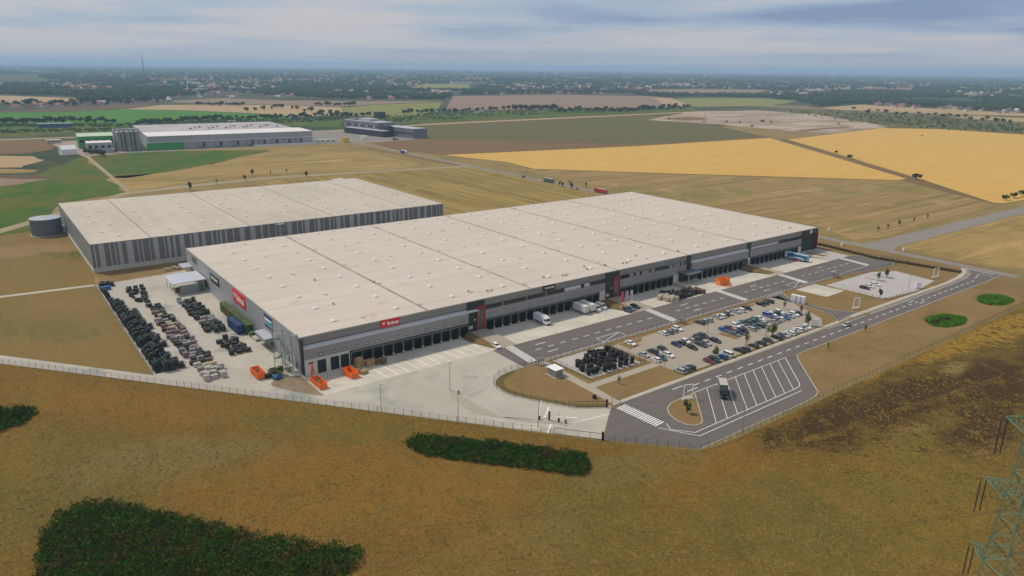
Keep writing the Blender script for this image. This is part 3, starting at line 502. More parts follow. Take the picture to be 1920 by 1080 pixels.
def part(name, x0, x1, y0, y1, z0, z1, m, parent=None): mb = MB(); mb.box(x0, x1, y0, y1, z0, z1); return obj(name, mb.mesh(name, m), parent or wh)
# facade: (x0, x1, kind of upper strip)
SEGS = [(.8, 67.2, 'ledge'), (76, 141.6, 'glass'), (150.4, 197, 'glass2'), (199.6, 245.6, 'ledge'), (248.6, 297, 'mixed')]
for x0, x1, k in SEGS:
    n = max(1, round((x1 - x0) / 11)); d = (x1 - x0) / n
    for i in range(n):
        part('cladding_panel', x0 + i * d + .02, x0 + (i + 1) * d - .02, .0, .3, 9.62, WH - .4, K_GREY)
    part('shadow_gap', x0, x1, .12, .3, 9.4, 9.62, K_BLACK)
    yb = -1.3 if k == 'ledge' else -.2
    mb = MB()
    if k == 'ledge':
        xr = 72.2 if x0 < 1 else x1
        mb.prism([(.3, 9.15), (-1.45, 8.42), (-1.45, 8.3), (.3, 8.3)], x0, xr, 'x'); obj('canopy_roof', mb.mesh('canopy_roof', K_LGREY), wh)
        part('sheeting', x0, x1, yb, .3, 4.2, 8.3, K_GREY2)
    else:
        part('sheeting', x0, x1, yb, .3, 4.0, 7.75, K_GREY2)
        part('window_band', x0, x1, .1, .3, 7.75, 9.4, K_GREY2)
        if k == 'glass': wins = [(76.2, 84.5), (85.1, 96.6), (97.2, 107), (107.6, 117.4), (127.2, 128.8), (132.5, 141.4)]
        elif k == 'glass2': wins = [(151, 157.2), (160.2, 161.3), (164, 165.2), (170.3, 171.5), (174.2, 184.3), (187, 187.9), (192.3, 193.2), (195.2, 196.3)]
        else: wins = [(274.2, 284), (284.6, 296.6)]
        for a, b in wins:
            f = part('window', a, b, .02, .1, 7.8, 9.36, K_BLACK)
            nn = max(1, round((b - a) / 2.2))
            for q in range(nn): part('pane', lerp(a, b, q / nn) + .06, lerp(a, b, (q + 1) / nn) - .06, -.01, .02, 7.88, 9.28, K_GLASS, f)
        if k == 'glass': part('blind_panel', 117.9, 126.8, .03, .1, 7.85, 9.3, K_LGREY); part('blind_panel', 129.2, 132.2, .03, .1, 7.85, 9.3, K_LGREY)
        if k == 'mixed': mb = MB(); mb.prism([(.3, 9.1), (-.5, 8.6), (-.5, 8.45), (.3, 8.45)], x0, 273.6, 'x'); obj('canopy_roof', mb.mesh('canopy_roof', K_LGREY), wh)
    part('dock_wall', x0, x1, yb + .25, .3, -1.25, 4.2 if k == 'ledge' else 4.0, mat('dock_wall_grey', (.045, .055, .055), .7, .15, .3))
for a, b in ((197, 199.6), (245.6, 248.6)): part('pilaster', a, b, -.35, .3, -1.2, WH - .4, K_DARK)
part('corner_post', 0, .78, -1.34, .3, .0, WH - .4, K_DARK)
# white part of the first segment with three roller doors
w1 = part('white_wall', .8, 17.2, -1.42, -1.3, -1.2, 4.45, K_WHITEW)
for a in (5.3, 10.0, 14.3 - .6): d = part('roller_door', a, a + 3.1, -1.47, -1.42, -1.2, 3.55, K_DOOR)
part('name_plate', 2.2, 3.9, -1.46, -1.42, 2.8, 3.4, K_BLACK)
def text_mesh(s, size, m, bold=0.0, shear=0.0, depth=.02):
    c = bpy.data.curves.new('text', 'FONT'); c.body = s; c.size = size; c.align_x = 'CENTER'; c.align_y = 'CENTER'; c.offset = bold; c.shear = shear; c.extrude = depth; c.resolution_u = 3
    o = bpy.data.objects.new('text', c); me = bpy.data.meshes.new_from_object(o); bpy.data.objects.remove(o); bpy.data.curves.remove(c); me.materials.clear(); me.materials.append(m); return me
def stand(o, x, y, z, rz=0.0): o.rotation_euler = (math.pi / 2, 0, rz); o.location = (x, y, z); return o
# dock doors with their seals, leaves and buffers
mb = MB(); mb.box(-1.85, -1.35, -.55, .3, 0, 4.7); mb.box(1.35, 1.85, -.55, .3, 0, 4.7); mb.box(-1.35, 1.35, -.55, .3, 3.9, 4.7); SEALM = mb.mesh('dock_door', K_SEAL)
mb = MB(); mb.box(-1.35, 1.35, .0, .2, .0, 3.9); LEAFM = mb.mesh('door_leaf', K_DOOR)
mb = MB(); mb.box(-.09, .09, -.6, .3, 0, 4.85); mb.box(-.09, 3.9, -.6, .3, 4.72, 4.85); FRM = mb.mesh('dock_frame', mat('dock_frame_grey', (.20, .25, .24), .5, .1, 1))
mb = MB(); mb.box(-.42, .42, -.95, .25, 0, .95); mb.box(-.3, .3, -1.02, -.95, .1, .8); BUF = mb.mesh('dock_buffer', mat('buffer_concrete', (.36, .37, .34), .8, .1, 1))
mb = MB(); mb.box(-.62, .62, -.06, 0, -.5, .5); PLT = mb.mesh('number_plate', K_BLACK)
mb = MB(); mb.box(-.48, .48, -.075, -.06, -.34, .34); PL2 = mb.mesh('plate_face', mat('plate_face_grey', (.30, .31, .31), .6, .05, 1))
no = 0
DOCKS = [[6.8, 11.6, 15.3] + [19.8 + 4.09 * k for k in range(12)], [78.0 + 4.115 * k for k in range(15)], [152.6 + 4.075 * k for k in range(9)], [205.6 + 4.14 * k for k in range(9)], [251.4 + 4.06 * k for k in range(11)]]
for si, xs in enumerate(DOCKS):
    yb = -1.3 if SEGS[si][2] == 'ledge' else -.2
    for i, x in enumerate(xs):
        no += 1
        p = obj('number_plate', PLT, wh, (x, yb, 5.55)); obj('plate_face', PL2, p)
        t = obj('plate_number', text_mesh('%02d' % no, .66, K_WHITE, .012), p); stand(t, 0, -.09, 0)
        if si == 0 and i < 3: continue
        d = obj('dock_door', SEALM, wh, (x, yb + .25, -1.2)); obj('door_leaf', LEAFM, d); obj('dock_frame', FRM, d, (-2.0, 0, 0)); obj('dock_buffer', BUF, d, (1.95, -.1, 0))
# stair blocks with red portals
K_PGL = mat('portal_glass', (.10, .085, .08), .15, .4, .5)
def portal(x0, x1):
    part('dark_block', x0, x1, -.25, .3, -.2, WH - .4, K_DARK)
    p = MB(); a, b = x1 - 3.7, x1 + .1
    p.box(a, a + .3, -.85, .3, 0, 9.8); p.box(b - .3, b, -.85, .3, 0, 9.8); p.box(a + .3, b - .3, -.85, .3, 9.4, 9.8); po = obj('red_portal', p.mesh('red_portal', K_RED), wh)
    for z in (0.05, 2.4, 4.6, 6.9): part('glazing', a + .36, (a + b) / 2 - .06, -.5, -.35, z, z + 2.15, K_PGL, po); part('glazing', (a + b) / 2 + .06, b - .36, -.5, -.35, z, z + 2.15, K_PGL, po)
    for z in (2.25, 4.48, 6.8): part('transom', a + .31, b - .31, -.6, -.34, z, z + .14, mat('portal_frame', (.22, .22, .2), .5, .1, 1), po)
    part('notice_board', x0 + .6, x0 + 2.6, -.32, -.25, 1.0, 2.3, mat('pale_board', (.42, .50, .52), .5, .1, 1))
    part('small_plate', a - 1.2, a - .4, -.32, -.25, 4.3, 4.9, K_LGREY)
portal(67.2, 75.4); portal(141.6, 150.3)
part('white_wall', 138.2, 141.5, -.5, .3, -.2, 4.0, K_WHITEW); part('white_wall', 187.6, 191.6, -.5, .3, -.2, 3.9, K_WHITEW); part('white_wall', 241, 248.4, -.55, .3, -.2, 4.0, K_WHITEW)
part('doorway', 245, 247, -.62, -.55, 0, 2.6, mat('door_brown', (.09, .075, .06), .6, .1, 1))
cn = part('entry_canopy', 190.6, 201.2, -7.2, -.4, 4.75, 5.15, mat('canopy_blue_grey', (.10, .115, .14), .5, .1, 1))
for x in (190.9, 200.9): part('canopy_post', x - .12, x + .12, -7.1, -6.86, 0, 4.75, K_STEEL, cn)
part('canopy_screen', 191.2, 200.6, -1.6, -1.4, .02, 4.75, K_GLASS, cn)
# dark end block with a round emblem and red fins
part('dark_block', 297, 312.5, -.6, .3, 0, WH - .36, K_DARK)
for q in range(6): part('window', 298.2 + 2.0 * q, 299.9 + 2.0 * q, -.66, -.6, 6.9, 8.3, K_GLASS)
for q in range(5): part('red_fin', 309.0 + .75 * q, 309.18 + .75 * q, -1.15, -.6, .3, 9.6, mat('dark_red_fin', (.20, .012, .02), .5, .1, 1))
mb = MB(); mb.cyl((0, -.12, 0), 1.15, .12, 20, axis='y'); em = obj('emblem_disc', mb.mesh('emblem_disc', K_WHITE), wh, (305.0, -.62, 11.0))
t = obj('emblem_mark', text_mesh('(', 1.7, K_BLACK, .04), em); stand(t, -.1, -.15, 0)
part('white_wall', 293.6, 297, -.5, .3, -.2, 3.4, K_WHITEW)
# signs on the walls
def cat_emblem(s):
    pts = [(-1, .75), (-.78, 1.0), (-.42, .72), (.42, .72), (.78, 1.0), (1, .75), (.72, .15), (.45, -.05), (.3, -.55), (0, -.95), (-.3, -.55), (-.45, -.05), (-.72, .15)]
    vs = [(x * s, z * s, 0) for x, z in pts]; me = bpy.data.meshes.new('animal_emblem'); c = len(vs); vs.append((0, .2 * s, 0))
    me.from_pydata(vs, [], [(c, (i + 1) % c, i) for i in range(c)]); me.flip_normals(); me.materials.append(K_WHITE)
    bm = MB(); return me
def eyes(s): mb = MB(); mb.add([(-.55 * s, .42 * s, 0), (-.12 * s, .30 * s, 0), (-.18 * s, .12 * s, 0)], [(0, 2, 1)]); mb.add([(.55 * s, .42 * s, 0), (.12 * s, .30 * s, 0), (.18 * s, .12 * s, 0)], [(0, 1, 2)]); return mb.mesh('emblem_eyes', K_SIGNR)
def red_sign(cx, y, cz, wd, h, rz, loc):
    mb = MB(); mb.box(-wd / 2, wd / 2, -.25, 0, -h / 2, h / 2); s = obj('red_sign', mb.mesh('red_sign', K_SIGNR), wh, loc, rz); s['label'] = 'red sign with white lettering and animal head'
    me = text_mesh('Bobcat', 1, K_WHITE, .03); tw = max(v.co.x for v in me.vertices) - min(v.co.x for v in me.vertices)
    t = obj('sign_lettering', me, s); stand(t, wd * .13, -.29, -.02 * h); t.scale = (wd * .60 / tw, h * .66, 1)
    e = obj('animal_emblem', cat_emblem(h * .24), s); stand(e, -wd * .335, -.28, .03 * h); e2 = obj('emblem_eyes', eyes(h * .24), s); stand(e2, -wd * .335, -.295, .03 * h)
red_sign(0, 0, 0, 7.9, 2.7, 0, (34.0, 0, 10.95))
red_sign(0, 0, 0, 16.2, 5.6, -math.pi / 2, (0, 65.7, 8.9))
def black_sign(wd, h, loc, rz):
    mb = MB(); mb.box(-wd / 2, wd / 2, -.25, 0, -h / 2, h / 2); s = obj('black_sign', mb.mesh('black_sign', K_BLACK), wh, loc, rz)
    me = text_mesh('DOOSAN', 1, K_WHITE, .03, .25); tw = max(v.co.x for v in me.vertices) - min(v.co.x for v in me.vertices)
    t = obj('sign_lettering', me, s); stand(t, 0, -.29, .06 * h); t.scale = (wd * .78 / tw, h * .5, 1)
black_sign(6.9, 2.3, (108.8, 0, 11.1), 0); black_sign(13.6, 3.7, (0, 101, 8.3), -math.pi / 2)
mb = MB(); mb.box(-4.3, 4.3, -.2, 0, -2.7, 2.7); s = obj('blue_sign', mb.mesh('blue_sign', mat('sign_pale_grey', (.30, .33, .38), .5, .05, 1)), wh, (0, 30.4, 9.2), -math.pi / 2); s['label'] = 'wall sign with navy, white and teal bands'
mb = MB(); mb.box(-4.3, 4.3, -.24, -.2, 1.2, 2.7); obj('navy_band', mb.mesh('navy_band', mat('sign_navy', (.02, .05, .16), .5, .05, 1)), s)
mb = MB(); mb.prism([(-3.8, .3), (2.9, .3), (3.9, 1.1), (-3.8, 1.1)], -.25, -.2); obj('white_band', mb.mesh('white_band', K_WHITE), s)
mb = MB(); mb.prism([(-1.4, -.9), (3.6, -.9), (3.9, .2), (-1.8, .2)], -.25, -.2); obj('teal_band', mb.mesh('teal_band', mat('sign_teal', (.03, .32, .38), .5, .05, 1)), s)
mb = MB(); mb.box(-4.3, 4.3, -.24, -.2, -2.5, -1.6); obj('navy_band', mb.mesh('navy_band2', MATS['sign_navy']), s)
part('blue_plate', 176.5, 180.2, -.08, .0, 10.3, 11.5, mat('plate_blue', (.10, .33, .47), .5, .05, 1))
# west side: canopies, doors, stair tower
cw = part('wall_canopy', -3.6, .0, 25.6, 36.6, 4.2, 4.6, mat('canopy_pale', (.38, .41, .47), .5, .08, .3)); part('canopy_side', -3.5, -.1, 25.7, 25.9, 2.9, 4.2, K_GREY2, cw); part('canopy_front', -3.5, -3.3, 25.9, 36.4, 2.9, 4.2, K_GREY2, cw)
part('dock_opening', -.12, 0, 27, 30, .1, 2.9, K_BLACK); part('dock_opening', -.12, 0, 32, 35, .1, 2.9, K_BLACK); part('ramp_wall', -3.4, -.12, 37.0, 46, 0, 1.0, K_CONC)
part('side_door', -.1, 0, 3.4, 4.6, 0, 2.3, K_DOOR); part('side_door', -.1, 0, 10.5, 11.7, 0, 2.3, K_DOOR)
cw = part('wall_canopy', -4.4, .0, 141, 150, 5.0, 5.35, MATS['canopy_pale']); part('dock_opening', -.14, 0, 139, 143, 0, 3.8, K_BLACK); part('canopy_post', -4.3, -4.1, 149.5, 149.8, 0, 5.0, K_STEEL, cw)
part('grey_banner', -.12, 0, 131, 139, 8.2, 11.2, mat('banner_grey', (.08, .10, .10), .5, .1, 1))
part('white_wall_strip', -.06, .0, 36.8, 150.4, 0, 1.0, K_WGREY)

K_STEELD = mat('weathered_steel', (.17, .215, .22), .5, .12, 1, metal=.2)
st = thing('stair_tower', 'tall galvanised steel stair tower standing against the west wall by the corner', 'stair tower', (-3.9, 5.2, 0))
mb = MB()
for x in (-1.9, 1.6):
    for y in (-4, 4): mb.bar((x, y, 0), (x, y, 13.4), .14)
for z in (3.6, 7.0, 10.3, 13.2):
    for y in (-4, 4): mb.bar((-1.9, y, z), (1.6, y, z), .07)
    for x in (-1.9, 1.6): mb.bar((x, -4, z), (x, 4, z), .07)
for z0, z1 in ((0, 3.6), (3.6, 7), (7, 10.3), (10.3, 13.2)): mb.bar((-1.9, -4, z0), (-1.9, 4, z1), .04); mb.bar((1.6, 4, z0), (1.6, -4, z1), .04)
obj('frame', mb.mesh('frame', K_STEELD), st)
for i, (z0, z1) in enumerate(((0, 3.6), (3.6, 7.0), (7.0, 10.3), (10.3, 13.0))):
    mb = MB(); s = 1 if i % 2 else -1; x0, x1 = (-1.7, -.2) if i % 2 else (-.1, 1.4)
    for k in range(12): y = s * (2.6 - 5.2 * k / 11); z = lerp(z0, z1, (k + 1) / 12); mb.box(x0, x1, y - .2, y + .2, z - .06, z)
    obj('stair_flight', mb.mesh('stair_flight', K_STEELD), st)
    mb = MB(); y = -s * 3.4; mb.box(-1.8, 1.5, y - .6, y + .6, z1 - .08, z1); obj('landing', mb.mesh('landing', K_STEELD), st)
    mb = MB()
    for zz in (.5, 1.05): mb.bar((-1.8, y - s * .6, z1 + zz), (1.5, y - s * .6, z1 + zz), .03); mb.bar((x0, s * 2.6, z0 + zz), (x0, -s * 2.6, z1 + zz), .03); mb.bar((x1, s * 2.6, z0 + zz), (x1, -s * 2.6, z1 + zz), .03)
    obj('handrail', mb.mesh('handrail', K_STEELD), st)
mb = MB(); mb.box(1.6, 4.1, -3.9, -2.6, 12.9, 13.0); obj('roof_bridge', mb.mesh('roof_bridge', K_STEELD), st)

# ---------------------------------------------------------------- second hall behind
h2 = thing('striped_hall', 'second grey hall behind with irregular dark vertical stripes along its front', 'warehouse', (-38, 175.6, 0))
L2, W2, H2 = 202.5, 133.5, 14.5
def part2(name, x0, x1, y0, y1, z0, z1, m, parent=None): return part(name, x0, x1, y0, y1, z0, z1, m, parent or h2)
part2('wall', 0, L2, .25, W2, 0, H2 - .3, mat('hall_side_cladding', (.20, .215, .225), .5, .06, .1)); part2('plinth', -.15, L2 + .1, -.05, .25, 0, 2.5, mat('plinth_grey', (.46, .455, .43), .8, .06, .2)); part2('plinth', -.25, 0, .25, W2, 0, 1.6, mat('plinth_pale', (.46, .45, .42), .8, .06, .2))
part2('light_cladding', 0, L2, .0, .25, 2.5, H2 - .3, mat('hall_light_cladding', (.36, .385, .40), .5, .05, .1))
st_ = [(-38, -36.9), (-36.1, -34.6), (-32.2, -29.9), (-29.3, -27.7), (-27.1, -26), (-24.3, -22.3), (-19.3, -17.2), (-16.6, -15.3), (-14.7, -11.8), (-11.3, -9.8), (-7.5, -4.8), (-4.3, -3), (-1.7, -.4), (.9, 2.8), (5.2, 8), (8.9, 10)]
per = [(a + 38, b + 38) for a, b in st_]; rnd = random.Random(8); x = 50.3
while x < L2 - 2:
    wd = rnd.choice((1.1, 1.6, 2.2, 3.0)); per.append((x, min(x + wd, L2 - .1))); x += wd + rnd.choice((.7, 1.1, 1.9, 2.8))
per[0] = (.1, 1.15)
for a, b in per: part2('dark_stripe', a, b, -.08, 0, 2.5, H2 - .35, mat('stripe_dark', (.145, .15, .147), .5, .08, .2))
roof2 = obj('roof', poly_mesh('roof', rect(.3, L2 - .3, .3, W2 - .3), H2 - .1, K_ROOF2), h2)
mb = MB()
for x0, x1, y0, y1 in ((0, L2, 0, .3), (0, L2, W2 - .3, W2), (0, .3, .3, W2 - .3), (L2 - .3, L2, .3, W2 - .3)): mb.box(x0, x1, y0, y1, H2 - .35, H2)
obj('parapet', mb.mesh('parapet', MATS['parapet_metal']), h2)
for x in (27.5, 78, 127, 177): mb = MB(); mb.box(x - .35, x + .35, .5, W2 - .5, H2 - .2, H2 - .07); obj('roof_gutter', mb.mesh('roof_gutter', mat('seam_grey', (.25, .21, .175), .9, .2, .2)), roof2)
for i in range(8):
    for dx, y in ((15.1, 122.5), (9, 109.8), (15.1, 91), (9, 78), (9, 59.2), (15.1, 46.4), (9, 27.8), (15.1, 15.2)):
        obj('skylight', SKY, roof2, (dx + 25 * i + (0 if i % 2 else .4), y + (3.0 if i % 3 == 1 else 0), H2 - .08))
t2 = thing('stair_tower', 'small galvanised stair tower on the front of the striped hall', 'stair tower', (56, 174, 0)); mb = MB()
for x in (-2, 2):
    for y in (-1.2, 1.2): mb.bar((x, y, 0), (x, y, 14.8), .1)
obj('frame', mb.mesh('frame', K_STEEL), t2); mb = MB()
for z in (3.5, 7, 10.5, 14): mb.box(-2, 2, -1.2, 1.2, z - .1, z); mb.bar((-2, -1.2, z + 1), (2, -1.2, z + 1), .05); mb.bar((-2, -1.2, z), (2, -1.2, z - 3.4), .06)
obj('landing', mb.mesh('landing', K_STEEL), t2)
# water tank
tk = thing('water_tank', 'round grey steel water tank beside the rear corner of the striped hall', 'tank', (-47.8, 286.5, 0))
mb = MB(); mb.cyl((0, 0, .4), 8.3, 9.6, 40); obj('shell', mb.mesh('shell', mat('tank_steel', (.13, .17, .185), .38, .12, .25, metal=.4, stretch=((.6, .6, .05), 0))), tk)
mb = MB(); mb.cyl((0, 0, 10), 8.45, .25, 40, r2=8.3); mb.cyl((0, 0, 10.25), 8.3, .55, 40, r2=.5); obj('lid', mb.mesh('lid', mat('tank_lid', (.33, .37, .42), .5, .06, .2)), tk)
mb = MB(); mb.cyl((0, 0, 0), 8.9, .42, 40); obj('base_ring', mb.mesh('base_ring', K_KERB), tk)
mb = MB(); mb.box(8.2, 9.7, -1.2, 1.2, 0, 4); obj('pump_box', mb.mesh('pump_box', K_LGREY), tk)
ph = thing('pump_house', 'pale grey block with a dark upper part cut by the left picture edge', 'building', (-82.6, 117, 0))
part('wall', -14, .0, .0, 16, 0, 6.2, K_WHITEW, ph); part('roof', -14.1, .1, -.1, 16.1, 6.2, 6.6, K_LGREY, ph); part('dark_upper_block', -12, -1.2, 9, 15, 6.6, 12, K_DARK, ph); part('roof_hatch', -1.6, -.4, 2, 4, 6.6, 7.1, K_DARK, ph)
# open shed in the yard
sh = thing('storage_shed', 'flat roofed grey open shed on posts at the back of the yard', 'shed', (-14.2, 114.6, 0))
mb = MB(); mb.prism([(-.8, 5.1), (-.8, 5.4), (13.6, 5.7), (13.6, 5.4)], -.6, 16.2); obj('roof', mb.mesh('roof', mat('shed_roof', (.46, .49, .56), .45, .05, .3)), sh)
for x in (0, 12.6):
    for y in (0, 7.8, 15.6): part('post', x - .12, x + .12, y - .12, y + .12, 0, 5.12 + x * .02, K_STEEL, sh)
mb = MB(); mb.box(2.2, 12.4, -.08, .08, .05, 4.0); obj('side_panel', mb.mesh('side_panel', mat('shed_panel', (.25, .28, .30), .5, .06, .3)), sh)
part('back_panel', 12.75, 12.9, 0, 15.6, .05, 5.0, MATS['shed_panel'], sh); part('green_panel', 10.2, 12.4, -.3, -.1, .05, 3.7, mat('shed_green', (.07, .13, .10), .6, .1, .3), sh)
# ---------------------------------------------------------------- goods on the ground
def proto(name, parts):           # parts: [(part name, mesh)] ; the prototype's root is an Empty
    return name, parts
def put(pr, x, y, z, rz, label, cat, group):
    if label.endswith(('of the yard', 'yard fence')):
        lo, hi = {'m': (11, 136), 'r': (29, 105), 'l': (27, 150)}[group.split(' the ')[-1][0]]; t = (y - lo) / (hi - lo)
        e = 'near end' if t < .25 else 'near half' if t < .5 else 'far half' if t < .75 else 'far end'; label = label.replace('in the', 'at the ' + e + ' of the', 1); group = group + ', ' + e
    name, parts = pr; r = tag(obj(name, None, None, (x, y, z), rz), label, cat, group)
    for n, me in parts: obj(n, me, r)
    return r
def crate_proto(m, w, d, h, slat):
    a = MB(); [a.box(-w / 2, w / 2, y - .06, y + .06, 0, .12) for y in (-d / 2 + .06, 0, d / 2 - .06)]
    b = MB(); b.box(-w / 2 + .03, w / 2 - .03, -d / 2 + .03, d / 2 - .03, .13, h)
    c = MB(); [c.box(-w / 2 - .02, w / 2 + .02, lerp(-d / 2, d / 2, (i + .1) / slat), lerp(-d / 2, d / 2, (i + .85) / slat), h, h + .05) for i in range(slat)]
    for x in (-w / 2, w / 2): [c.box(x - .04, x + .04, y - .08, y + .08, .13, h) for y in (-d / 2 + .08, d / 2 - .08)]
    return proto('pallet_crate', [('skid', a.mesh('skid', K_WOOD)), ('crate_body', b.mesh('crate_body', m)), ('crate_slats', c.mesh('crate_slats', m))])
def bucket_proto(m, w=1.9):
    a = MB(); prof = [(-.7, 0), (.55, 0), (.85, .45), (.8, .95), (.45, 1.25), (.35, 1.15), (.66, .85), (.7, .5), (.45, .12), (-.7, .1)]
    a.prism(prof, -w / 2 + .08, w / 2 - .08); b = MB()
    for y in (-w / 2, w / 2 - .08): b.prism([(-.75, 0), (.55, 0), (.88, .45), (.83, .98), (.45, 1.3), (.1, .7)], y, y + .08)
    c = MB(); [c.box(-.95, -.68, lerp(-w / 2, w / 2, (i + .2) / 6), lerp(-w / 2, w / 2, (i + .7) / 6), 0, .1) for i in range(6)]; [c.prism([(.5, 1.0), (1.0, .8), (1.0, 1.05), (.55, 1.4)], y, y + .1) for y in (-.35, .25)]
    return proto('loader_bucket', [('shell', a.mesh('shell', m)), ('side_plate', b.mesh('side_plate', m)), ('cutting_edge', c.mesh('cutting_edge', K_BLACK))])
def tyre_proto(n, R_, r, m=None):
    t = MB(); t.torus((0, 0, 0), R_, r, 12, 6); me = t.mesh('tyre', m or K_RUBBER)
    return n, R_, r, me
def put_tyres(tp, x, y, label, group):
    n, R_, r, me = tp; t = tag(obj('tyre_stack', None, None, (x, y, .01)), label, 'tyre stack', group)
    for k in range(n): obj('tyre', me, t, (rnd.uniform(-.04, .04), rnd.uniform(-.04, .04), r + k * r * 1.85))
def rack_proto(m, w, d, h):
    a = MB()
    for x in (-w / 2, w / 2):
        for y in (-d / 2, d / 2): a.bar((x, y, 0), (x, y, h), .06)
    for z in (.15, h * .55, h):
        for x in (-w / 2, w / 2): a.bar((x, -d / 2, z), (x, d / 2, z), .05)
        for y in (-d / 2, d / 2): a.bar((-w / 2, y, z), (w / 2, y, z), .05)
    b = MB(); b.box(-w * .42, w * .42, -d * .42, d * .42, .18, h * .5); b.box(-w * .4, w * .25, -d * .4, d * .35, h * .56, h * .88); b.frus((-w * .2, w * .4, -d * .4, d * .3, h * .88), (-w * .1, w * .3, -d * .3, d * .2, h * 1.08))
    return proto('steel_rack', [('rack_frame', a.mesh('rack_frame', K_BLACK)), ('stored_goods', b.mesh('stored_goods', m))])
def forks_proto(m):
    a = MB(); a.box(-.75, .75, -.1, .05, .1, 1.1); [a.box(x - .07, x + .07, -.3, -.1, 0, 1.2) for x in (-.5, .5)]; b = MB(); [b.prism([(-1.5, .0), (.0, .0), (.0, 1.1), (-.12, 1.1), (-.14, .12), (-1.5, .06)], x - .08, x + .08, 'x') for x in (-.45, .45)]
    c = MB(); c.box(-.8, .8, .05, .5, .05, .55); c.cyl((-.4, .3, .55), .16, .6, 8); c.cyl((.4, .3, .55), .16, .6, 8)
    return proto('machine_attachment', [('carriage', a.mesh('carriage', m)), ('forks', b.mesh('forks', K_BLACK)), ('hydraulics', c.mesh('hydraulics', m))])
K_G1 = mat('goods_dark_green', (.020, .036, .032), .6, .35, .5); K_G2 = mat('goods_charcoal', (.032, .034, .035), .6, .3, .5); K_G3 = mat('goods_mauve', (.21, .165, .165), .7, .25, .6)
K_G4 = mat('goods_cream', (.46, .40, .31), .8, .15, .8); K_G5 = mat('goods_grey', (.26, .26, .25), .7, .2, .7); K_G6 = mat('goods_brown', (.16, .105, .065), .8, .25, .7); K_G7 = mat('goods_pale_grey', (.44, .42, .39), .7, .2, .7)
CR = {k: crate_proto(m, 1.7, 1.5, 1.95, 5) for k, m in (('g', K_G5), ('m', K_G3), ('c', K_G4), ('b', K_G6), ('d', K_G2), ('p', K_G7), ('n', K_G1))}
CRL = {k: crate_proto(m, 2.3, 1.4, 1.35, 5) for k, m in (('g', K_G5), ('m', K_G3), ('c', K_G4), ('b', K_G6), ('d', K_G2), ('p', K_G7), ('n', K_G1))}
RK = rack_proto(K_G1, 2.2, 1.9, 3.3); RK2 = rack_proto(K_G2, 2.0, 1.8, 2.0); BK = bucket_proto(K_G1); BK2 = bucket_proto(K_G2); FK = forks_proto(K_G2)
WORD = {'g': 'grey', 'm': 'mauve', 'c': 'cream', 'b': 'brown', 'd': 'charcoal', 'p': 'pale grey', 'n': 'dark green'}
rnd = random.Random(21)
def jit(a): return rnd.uniform(-a, a)
# row along the fence: a dense wall of dark racks and buckets
y = 27.5
while y < 148:
    t = (y - 27) / 120; wide = 3 if y < 95 else (2 if y < 120 else 1)
    for c in range(wide):
        x = -39.2 + c * 2.35 + jit(.15)
        if rnd.random() < .07: continue
        k = rnd.random()
        if k < .62 and y < 112: put(RK, x, y + jit(.15), .01, jit(.06), 'dark green steel rack in the row along the left yard fence', 'rack', 'racks in the left row')
        elif k < .85: put(BK, x, y + jit(.2), .01, math.pi / 2 + jit(.3), 'dark green loader bucket in the row along the left yard fence', 'bucket', 'buckets in the left row')
        else: put(RK2, x, y + jit(.2), .01, jit(.1), 'low charcoal rack in the row along the left yard fence', 'rack', 'low racks in the left row')
    y += 2.15 if y < 100 else 2.7
for (x, y) in ((-37.6, 146.5), (-36.2, 148.4), (-38.4, 149.2), (-34.8, 146.6), (-33.0, 30.4), (-32.6, 33.2), (-31.8, 27.6), (-32.2, 52), (-32.6, 61), (-32.4, 75)): put(RK2, x, y, .01, jit(.3), 'low charcoal rack in the row along the left yard fence', 'rack', 'low racks in the left row')
b = MB(); b.box(-2.2, 2.2, -.9, .9, .0, 1.5); b.box(-2.25, 2.25, -.95, .95, 1.5, 1.6); o = thing('blue_tarpaulin_stack', 'low blue tarpaulin covered stack at the far end of the left fence', 'covered stack', (-38.2, 141.5, .01)); obj('tarpaulin', b.mesh('tarpaulin', mat('blue_tarpaulin', (.02, .10, .36), .5, .15, .8)), o); b = MB(); b.box(-2.0, 2.0, -.8, .8, .0, .12); obj('skid', b.mesh('skid', K_WOOD), o, (0, 0, -.0))
# middle row
def row(x0, x1, y0, y1, step, dens, kinds, rowname):
    y = y0
    while y < y1:
        x = x0 + jit(.6)
        while x < x1:
            if rnd.random() < dens:
                k = rnd.choice(kinds(y))
                if k == 'B': put(BK2, x, y + jit(.3), .01, jit(3), 'charcoal loader bucket lying in the %s row of the yard' % rowname, 'bucket', 'buckets in the %s row' % rowname)
                elif k == 'F': put(FK, x, y + jit(.3), .01, jit(3), 'charcoal fork attachment standing in the %s row of the yard' % rowname, 'attachment', 'attachments in the %s row' % rowname)
                elif k == 'R': put(RK2, x, y + jit(.3), .01, jit(.3), 'low charcoal rack in the %s row of the yard' % rowname, 'rack', 'racks in the %s row' % rowname)
                else: put((CR if rnd.random() < .55 else CRL)[k], x, y + jit(.35), .01, jit(.25), '%s slatted crate in the %s row of the yard' % (WORD[k], rowname), 'crate', '%s crates in the %s row' % (WORD[k], rowname))
            x += 2.45 + jit(.35)
        y += step
def kB(y): return 'RBFdn' if y > 106 else 'dnBmF' if y > 90 else 'dmnmc' if y > 80 else 'ccbgmn' if y > 66 else 'mmmgdF' if y > 46 else 'mgdFn' if y > 34 else 'pcgbdn' if y > 24 else 'ppgcp'
